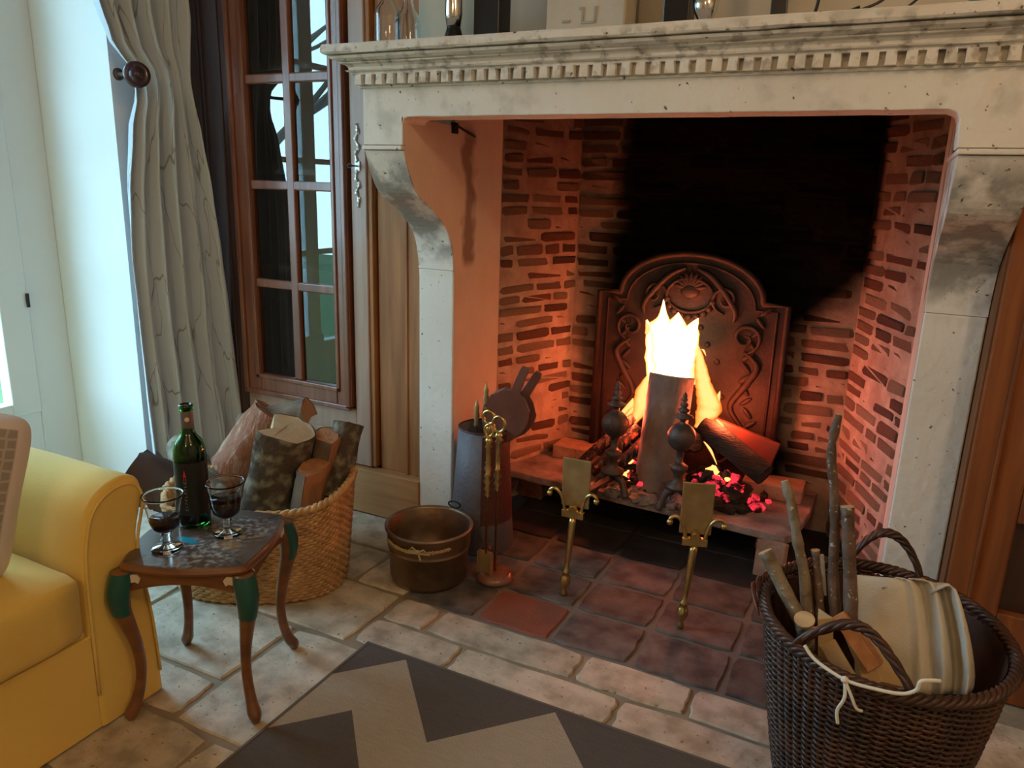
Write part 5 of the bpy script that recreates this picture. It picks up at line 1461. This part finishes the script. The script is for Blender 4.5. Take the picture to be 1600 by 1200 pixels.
for k, c0 in enumerate(cor_):
    dirv = (c0 - ctr).normalized()
    prf = [(0.000, TZ - 0.018, 0.022), (0.006, TZ - 0.045, 0.024), (0.012, TZ - 0.075, 0.023), (0.010, TZ - 0.11, 0.0195), (0.0, TZ - 0.15, 0.016), (-0.012, TZ - 0.20, 0.013), (-0.018, TZ - 0.25, 0.0115),
           (-0.014, TZ - 0.30, 0.0115), (-0.002, 0.045, 0.013), (0.008, 0.024, 0.0155), (0.013, 0.012, 0.013), (0.014, 0.000, 0.008)]
    pts = spline([(a, z, r) for a, z, r in prf], 4)
    P = [c0 - dirv * 0.030 + dirv * q.x + Vector((0, 0, q.y)) for q in pts]; R = [q.z for q in pts]
    V, F, mi = [], [], []; n = 14
    side = Vector((-dirv.y, dirv.x, 0))
    for p_, r_ in zip(P, R):
        for i in range(n):
            a = 2 * pi * i / n + pi / 4; sq = 1 / max(abs(cos(a)), abs(sin(a))) ** 0.5
            V.append(p_ + dirv * (r_ * cos(a) * 1.05) + side * (r_ * sin(a)))
    for i in range(len(P) - 1):
        for j in range(n): F.append((i * n + j, i * n + (j + 1) % n, (i + 1) * n + (j + 1) % n, (i + 1) * n + j))
    F.append(tuple(range(n))); F.append(tuple((len(P) - 1) * n + j for j in range(n)))
    lg = mk('leg', V, F, TABLEW, tab, smooth=True)
    # painted knee
    green = k != 3
    gz = TZ - 0.125
    if green:
        idx = [i for i, p_ in enumerate(P) if p_.z > gz]
        GV, GF = [], []
        for i in idx:
            for j in range(n):
                a = 2 * pi * j / n + pi / 4
                GV.append(P[i] + dirv * ((R[i] + 0.0012) * cos(a) * 1.05) + side * ((R[i] + 0.0012) * sin(a)))
        for i in range(len(idx) - 1):
            for j in range(n):
                am = 2 * pi * (j + 0.5) / n + pi / 4
                if cos(am) > -0.35 or (k == 1): GF.append((i * n + j, i * n + (j + 1) % n, (i + 1) * n + (j + 1) % n, (i + 1) * n + j))
        mk('green_paint', GV, GF, GREEN, lg, smooth=True)
        # chipped plaster beside the knee, on the apron
        for s_ in (-1, 1):
            nb = cor_[(k + s_) % 4]; dn = (nb - c0).normalized(); out_ = Vector((dn.y, -dn.x, 0)) * s_
            q = c0 + dn * 0.050 + out_ * (-0.012)
            pts_ = [(-0.013, 0.012), (0.006, 0.013), (0.013, 0.004), (0.008, -0.008), (0.001, -0.004), (-0.008, -0.006)]
            Vc = [q + dn * a + Vector((0, 0, TZ - 0.036 + z)) for a, z in pts_]; Vc += [v - out_ * 0.004 for v in Vc]
            m_ = 6; Fc = [tuple(range(m_)), tuple(range(2 * m_ - 1, m_ - 1, -1))] + [(i, (i + 1) % m_, m_ + (i + 1) % m_, m_ + i) for i in range(m_)]
            mk('chipped_patch', Vc, Fc, CHIP, tab)
    if k == 1:
        mk('dark_toe', *lathe([(0.006, 0), (0.009, 0.003), (0.0095, 0.012), (0.004, 0.016)], (P[-1].x, P[-1].y, 0.0), 14), BLACK, lg, smooth=True)

# bottle
bz = TZ + 0.0015
c = Vector((-0.043, -1.142, bz))
bt = thing('wine_bottle', 'green glass wine bottle half full of red wine on the side table', 'bottle', c)
outp = [(0.030, 0.0), (0.0365, 0.004), (0.0375, 0.012), (0.0375, 0.175), (0.0365, 0.193), (0.030, 0.212), (0.019, 0.226), (0.0150, 0.238), (0.0142, 0.27), (0.0142, 0.285), (0.0165, 0.286), (0.0165, 0.298), (0.0145, 0.300), (0.011, 0.300)]
inp = [(0.010, 0.290), (0.0105, 0.238), (0.015, 0.226), (0.026, 0.210), (0.033, 0.192), (0.0345, 0.175), (0.0345, 0.012), (0.02, 0.012), (0.001, 0.022)]
mk('bottle_glass', *lathe(outp + inp, c, 40, cap=True), GGLASS, bt, smooth=True)
mk('wine', *lathe([(0.001, 0.0225), (0.02, 0.0125), (0.0350, 0.0115), (0.0350, 0.168), (0.001, 0.168)], c, 32, cap=False), WINE, bt, smooth=True)
mk('neck_foil', *lathe([(0.0146, 0.243), (0.0150, 0.245), (0.0148, 0.284), (0.0146, 0.2845)], c, 28, cap=False), WAXCAP, bt, smooth=True)
dcam = (CAMP - c); dcam.z = 0; th0 = atan2(dcam.y, dcam.x)
mk('foil_seal', *xf(ball((0, 0, 0), 0.0055, 0.001, 0.0055, 12, 8), Matrix.Translation(c + Vector((0.0152 * cos(th0), 0.0152 * sin(th0), 0.266))) @ Matrix.Rotation(th0 + pi / 2, 4, 'Z')), CHIP, bt)
LAB = mat('black_label', (0.012, 0.016, 0.014), 0.45)
V, F = [], []
for j in range(2):
    for i in range(25):
        a = th0 - 1.25 + 2.2 * i / 24; V.append(c + Vector((0.0382 * cos(a), 0.0382 * sin(a), 0.035 if j == 0 else 0.166)))
for i in range(24): F.append((i, i + 1, 26 + i, 25 + i))
lbl = mk('label', V, F, LAB, bt, smooth=True)
ta = th0 - 0.40


def onb(a, z, r=0.0386): return c + Vector((r * cos(a), r * sin(a), z))


def arcquad(a0, a1, z0, z1, r=0.0387):
    return [onb(a0, z0, r), onb(a1, z0, r), onb(a1, z1, r), onb(a0, z1, r)], [(0, 1, 2, 3)]


emb = [arcquad(ta - 0.09, ta + 0.09, 0.132, 0.137), arcquad(ta - 0.06, ta + 0.06, 0.137, 0.142), arcquad(ta - 0.03, ta + 0.03, 0.142, 0.148), arcquad(ta - 0.09, ta - 0.04, 0.124, 0.130), arcquad(ta + 0.04, ta + 0.09, 0.124, 0.130)]
mk('red_emblem', *join(*emb), mat('emblem_red', (0.55, 0.03, 0.08), 0.5), lbl)
# vertical lettering on the label: too small to read in the photograph, only its strokes show
let = []
z = 0.048
GL = {'I': [(0, 1, .4, .6)], 'L': [(0, .2, 0, 1), (0, 1, 0, .0)], }
for ch in range(9):
    h = 0.0055
    let.append(arcquad(ta - 0.08, ta + 0.08, z, z + 0.0011))
    if ch % 3 != 1: let.append(arcquad(ta - 0.08, ta - 0.05, z, z + h))
    if ch % 2: let.append(arcquad(ta - 0.01, ta + 0.015, z, z + h * 0.8))
    if ch % 4 == 0: let.append(arcquad(ta + 0.05, ta + 0.08, z, z + h))
    z += 0.0085
mk('label_lettering', *join(*let), mat('label_grey', (0.30, 0.32, 0.31), 0.5), lbl)


def wine_glass(x, y, fill, label):
    c = Vector((x, y, bz)); t = thing('wine_glass', label, 'wine glass', c, 'wine glasses on the side table')
    o_ = [(0.001, 0.0), (0.032, 0.0), (0.034, 0.003), (0.030, 0.007), (0.012, 0.012), (0.008, 0.018), (0.013, 0.024), (0.008, 0.030), (0.012, 0.036), (0.009, 0.041), (0.020, 0.048), (0.029, 0.056), (0.033, 0.072), (0.037, 0.10), (0.0425, 0.127), (0.0445, 0.131), (0.0440, 0.133), (0.0425, 0.1325)]
    i_ = [(0.0405, 0.127), (0.035, 0.10), (0.0308, 0.072), (0.0265, 0.058), (0.016, 0.052), (0.001, 0.050)]
    mk('glass_body', *lathe(o_ + i_, c, 20, cap=False), GLASS, t, smooth=True)
    r = lerp(fill, [0.058, 0.072, 0.10], [0.0265, 0.0308, 0.035]) + 0.0006
    pr = [(0.001, 0.0495), (0.0165, 0.0515), (0.0270, 0.0575)]
    if fill > 0.072: pr.append((0.0314, 0.072))
    pr += [(r, fill), (0.001, fill)]
    mk('wine', *lathe(pr, c, 28, cap=False), WINE, t, smooth=True)


wine_glass(0.012, -1.268, 0.078, 'left stemmed wine glass with a little red wine, nearest the sofa')
wine_glass(0.070, -1.146, 0.096, 'fuller stemmed wine glass to the right of the bottle')

# ================================================================ RIGHT BASKET (dark willow)
WC = Vector((1.462, -0.822, 0)); RZM = 0.405
wb = thing('willow_basket', 'large round dark willow basket of sticks at the lower right', 'basket', WC)


def wr(z): return 0.148 + 0.070 * (z / RZM) ** 0.8


def wrim(a): return RZM + 0.012 * cos(a - 2.2) * 1.0


nst = 156; parts = []
nr = 62
for j in range(nr):
    P = []
    for i in range(nst):
        a = 2 * pi * i / nst; z = 0.008 + (wrim(a) - 0.02) * j / (nr - 1)
        off = 0.0052 * sin(2 * pi * i / nst * 26 + (pi if j % 2 else 0)) + 0.0015 * noise.noise(Vector((i * .3, j, 0)))
        P.append(WC + Vector(((wr(z) + off) * cos(a), (wr(z) + off) * sin(a), z + 0.0015 * noise.noise(Vector((i * .2, j * 3, 5))))))
    parts.append(tube(P, 0.0034, 5, closed=True))
w_ = mk('weave', *join(*parts), WICKER, wb, smooth=True); w_['kind'] = 'stuff'
for i in range(52):
    a = 2 * pi * (i + 0.5) / 52
    mk('stake', *tube([WC + Vector((wr(z) * cos(a), wr(z) * sin(a), z)) for z in (0.01, 0.1, 0.2, 0.3, 0.40)], 0.0042, 5), WICKER, wb, smooth=True)
V, F = [], []
for j in range(9):
    for i in range(60): a = 2 * pi * i / 60; z = 0.01 + 0.385 * j / 8; V.append(WC + Vector(((wr(z) - 0.009) * cos(a), (wr(z) - 0.009) * sin(a), z)))
for j in range(8):
    for i in range(60): F.append((j * 60 + i, j * 60 + (i + 1) % 60, (j + 1) * 60 + (i + 1) % 60, (j + 1) * 60 + i))
F.append(tuple(range(60)))
mk('inner_wall', V, F, WICKER, wb, smooth=True)
parts = []
for s_ in range(4):
    P = []
    for i in range(260):
        a = 2 * pi * i / 260; tw = 46 * a / 2 + s_ * pi / 2
        P.append(WC + Vector(((0.221 + 0.007 * cos(tw)) * cos(a), (0.221 + 0.007 * cos(tw)) * sin(a), wrim(a) + 0.007 * sin(tw))))
    parts.append(tube(P, 0.0055, 5, closed=True))
mk('plaited_rim', *join(*parts), WICKER, wb, smooth=True)
# loose reddish rods at the left of the rim
parts = []
for k in range(9):
    a0 = 2.55 + 0.05 * k; P = []
    for i in range(10):
        t = i / 9; a = a0 + 0.55 * t; P.append(WC + Vector(((0.219 + 0.012 * sin(pi * t) + 0.002 * k) * cos(a), (0.219 + 0.012 * sin(pi * t) + 0.002 * k) * sin(a), 0.375 + 0.045 * sin(pi * t * 0.9) + 0.004 * (k % 3))))
    parts.append(tube(P, 0.0026, 5))
mk('loose_rods', *join(*parts), WICKER_R, wb, smooth=True)


def handle(aa, height, span, lean=0.0):
    parts = []
    for s_ in range(4):
        P = []
        for i in range(60):
            t = i / 59; a = aa + span * (t - 0.5) * 1.0; h = height * sin(pi * t) ** 0.75
            r = 0.219 + lean * sin(pi * t); tw = 15 * t + s_ * pi / 2
            P.append(WC + Vector(((r + 0.006 * cos(tw)) * cos(a), (r + 0.006 * cos(tw)) * sin(a), wrim(a) + h + 0.006 * sin(tw))))
        parts.append(tube(P, 0.0050, 5))
    mk('handle', *join(*parts), WICKER, wb, smooth=True)


handle(pi / 2 + 0.02, 0.085, 0.66, 0.0)
handle(-pi / 2 - 0.24, 0.080, 0.95, -0.04)
# cord threaded round the front of the rim, with a bow
P = []
for px_, py_ in ((1257, 1008), (1275, 1032), (1320, 1062), (1365, 1076), (1408, 1084), (1432, 1078), (1440, 1064), (1470, 1064)):
    q = at(px_, py_, 1, -0.82)
    r_ = RWC @ Vector((px_ - 800, py_ - 600, F_PX)); r_.normalize()
    best = None
    for i in range(400):       # march until the ray meets the cylinder of the rim
        v = CAMP + r_ * (0.7 + i * 0.004); w = v - WC
        if Vector((w.x, w.y, 0)).length < 0.235: best = v; break
    P.append(best or q)
mk('white_cord', *tube(spline(P, 5), 0.0034, 6), STRING, wb, smooth=True)
kn = P[2]
mk('cord_tails', *join(tube(spline([kn, kn + Vector((0.004, -0.006, -0.03)), kn + Vector((-0.004, -0.004, -0.060)), kn + Vector((0.0, -0.004, -0.085))], 5), 0.0030, 6),
                       tube(spline([kn, kn + Vector((0.012, -0.006, -0.02)), kn + Vector((0.024, -0.004, -0.045)), kn + Vector((0.034, 0.0, -0.050))], 5), 0.0028, 6), ball(kn, 0.007, 0.007, 0.006, 10, 6)), STRING, wb, smooth=True)


# sticks standing in the basket
def stick(pts, m, label, r0, r1, endm=WOOD_L):
    P = [at(px_, py_, 1, yy) for px_, py_, yy in pts]
    P = spline(P, 5); n_p = len(P)
    R = [r0 + (r1 - r0) * i / (n_p - 1) + 0.0022 * noise.noise(Vector((i * 0.9, r0 * 900, 0))) + (0.0016 if i % 7 == 3 else 0) for i in range(n_p)]
    o = mk('stick', *tube(P, R, 12), m, smooth=False)
    o.data.polygons.foreach_set('use_smooth', [len(p.vertices) == 4 for p in o.data.polygons])
    tag(o, label, 'stick'); d = (P[-1] - P[-2]).normalized()
    mk('cut_end', *tube([P[-1] - d * 0.001, P[-1] + d * 0.0015], R[-1] * 0.97, 12), endm, o)
    return o


HAZ = mat('hazel_bark', (0.16, 0.10, 0.07), 0.6, col2=(0.085, 0.05, 0.035), scale=16, lo=0.42, hi=0.6, bump=0.8, bscale=40, spots=((0.42, 0.38, 0.30), 90, 0.64))
HAZG = mat('silvery_bark', (0.26, 0.21, 0.15), 0.6, col2=(0.15, 0.105, 0.06), scale=14, lo=0.42, hi=0.6, bump=0.8, bscale=40, spots=((0.5, 0.46, 0.36), 80, 0.64))
stick([(1308, 985, -0.82), (1302, 900, -0.80), (1305, 800, -0.79), (1299, 705, -0.78), (1311, 648, -0.77)], HAZ, 'tallest hazel stick, bent near its top, standing in the willow basket', 0.0115, 0.0075)
stick([(1262, 985, -0.82), (1257, 900, -0.80), (1247, 850, -0.79), (1237, 790, -0.78), (1226, 752, -0.77)], HAZG, 'slightly curved stick left of the tallest one in the willow basket', 0.0115, 0.009)
stick([(1330, 985, -0.84), (1328, 900, -0.82), (1324, 792, -0.80)], HAZ, 'straight dark stick right of the tallest one', 0.0135, 0.0115)
stick([(1282, 985, -0.82), (1280, 930, -0.80), (1274, 860, -0.79)], HAZ, 'short thin stick between the two tall ones', 0.0085, 0.0075)
stick([(1268, 1000, -0.86), (1235, 940, -0.84), (1196, 862, -0.82)], HAZG, 'thick pale barked stick leaning out over the left rim', 0.0155, 0.0135)
stick([(1262, 1040, -0.86), (1259, 1005, -0.90), (1257, 968, -0.93)], HAZG, 'short round cut branch pointing at the camera, left in the basket', 0.016, 0.0175, RING)
# kindling: split pale pieces
def splint(p0, p1, yy0, yy1, w, th, label, m=WOOD_L):
    A = at(*p0, 1, yy0); B = at(*p1, 1, yy1); d = B - A; M = Matrix.Translation(A) @ align(d)
    V, F = prism([(-w / 2, -th / 2), (w / 2, -th * 0.4), (w * 0.2, th / 2)], 2, 0, d.length)
    V = [Vector(v) for v in V]
    tag(mk('kindling', *xf((V, F), M), m, bevel=0.0015), label, 'kindling')


splint((1375, 1040), (1318, 955), -0.88, -0.84, 0.062, 0.02, 'broad orange split of kindling behind the front handle', WOOD_O)
splint((1290, 1040), (1290, 960), -0.88, -0.88, 0.045, 0.03, 'pale block of kindling beside the cut branch')
splint((1335, 1060), (1300, 1000), -0.93, -0.90, 0.05, 0.03, 'pale kindling seen through the front handle')
splint((1270, 960), (1262, 890), -0.78, -0.77, 0.018, 0.012, 'thin pale splinter behind the curved stick')
splint((1290, 930), (1286, 866), -0.77, -0.76, 0.012, 0.01, 'narrow white splinter beside the short thin stick')
splint((1230, 1000), (1212, 965), -0.80, -0.78, 0.02, 0.012, 'small pale splinter low at the left inside of the rim')
splint((1390, 1070), (1350, 985), -0.90, -0.80, 0.085, 0.02, 'wide flat piece of pale wood in the middle of the basket')

# cloth liner: draped folded linen sheet
rowsL = [(898, 1338, 1455), (905, 1338, 1490), (935, 1338, 1500), (975, 1338, 1512), (1015, 1335, 1520), (1060, 1335, 1526), (1085, 1340, 1520)]
V, F, UV = [], [], []
NU, NVr = 70, len(rowsL)
for j, (py_, a_, b_2) in enumerate(rowsL):
    for i in range(NU + 1):
        u = i / NU; px_ = a_ + (b_2 - a_) * u; base_y = -0.74 - 0.012 * j
        f_ = 0.055 * max(0, (u - 0.45)) * sin(u * 30 + 0.3 * j) + 0.006 * sin(u * 9 + j)
        yy = base_y + f_ - 0.02 * u
        pyy = py_ + (10 * u if j == 0 else 0) + (22 * max(0, u - 0.82) / 0.18 if j == 0 else 0)
        V.append(at(px_, pyy, 1, yy)); UV.append((u, j / NVr))
for j in range(NVr - 1):
    for i in range(NU):
        a = j * (NU + 1) + i; F.append((a, a + 1, a + NU + 2, a + NU + 1))
ln = mk('linen_cloth', V, F, LINEN, smooth=True, uv=UV)
md = ln.modifiers.new('sub', 'SUBSURF'); md.levels = 1; md.render_levels = 1
md = ln.modifiers.new('thick', 'SOLIDIFY'); md.thickness = 0.0025
tag(ln, 'folded off-white linen cloth standing up inside the willow basket', 'cloth')
P = [at(1378, 925, 1, -0.756), at(1380, 960, 1, -0.760), at(1377, 1000, 1, -0.772), at(1380, 1050, 1, -0.785)]
mk('cloth_seam', *tube(spline([p_ + Vector((0, -0.008, 0)) for p_ in P], 5), 0.0018, 6), mat('seam_brown', (0.2, 0.13, 0.08), 0.9), ln)

# ================================================================ OUTSIDE THE WINDOW (seen mirrored in the cabinet panes)
tag(mk('lawn', *box(-14, -1.6, -12, 8, -0.5, -0.451), GRASS), 'green lawn outside the window', 'lawn')
hd = rough_up(([v for v in soft_box(-13, -11.8, -12, 8, -0.45, 1.1, 0.3, 0, 14)[0]], soft_box(-13, -11.8, -12, 8, -0.45, 1.1, 0.3, 0, 14)[1]), 0.4, 1.2)
hd = ([Vector((v.x, v.y, max(v.z, -0.4495))) for v in hd[0]], hd[1])
tag(mk('hedge', *hd, HEDGE), 'clipped hedge at the end of the lawn outside', 'hedge')
rng = random.Random(3)
tr_ = thing('bare_tree', 'bare winter tree on the lawn outside the window', 'tree', (-8, -7.2, -0.45))


def branch(p, d, r, depth, acc):
    q = p + d * (0.9 * (0.75 ** (4 - depth)) + 0.35)
    acc.append(tube([p, (p + q) / 2 + Vector((rng.uniform(-.05, .05),) * 3), q], [r, r * .85, r * .7], 5))
    if depth:
        for _ in range(3):
            nd = (d + Vector((rng.uniform(-.7, .7), rng.uniform(-.7, .7), rng.uniform(-.15, .5)))).normalized(); branch(q, nd, r * 0.62, depth - 1, acc)


acc = []; branch(Vector((-8, -7.2, -0.449)), Vector((0, 0, 1)), 0.16, 5, acc)
mk('trunk', *acc[0], TREE, tr_); mk('branches', *join(*acc[1:]), TREE, tr_)
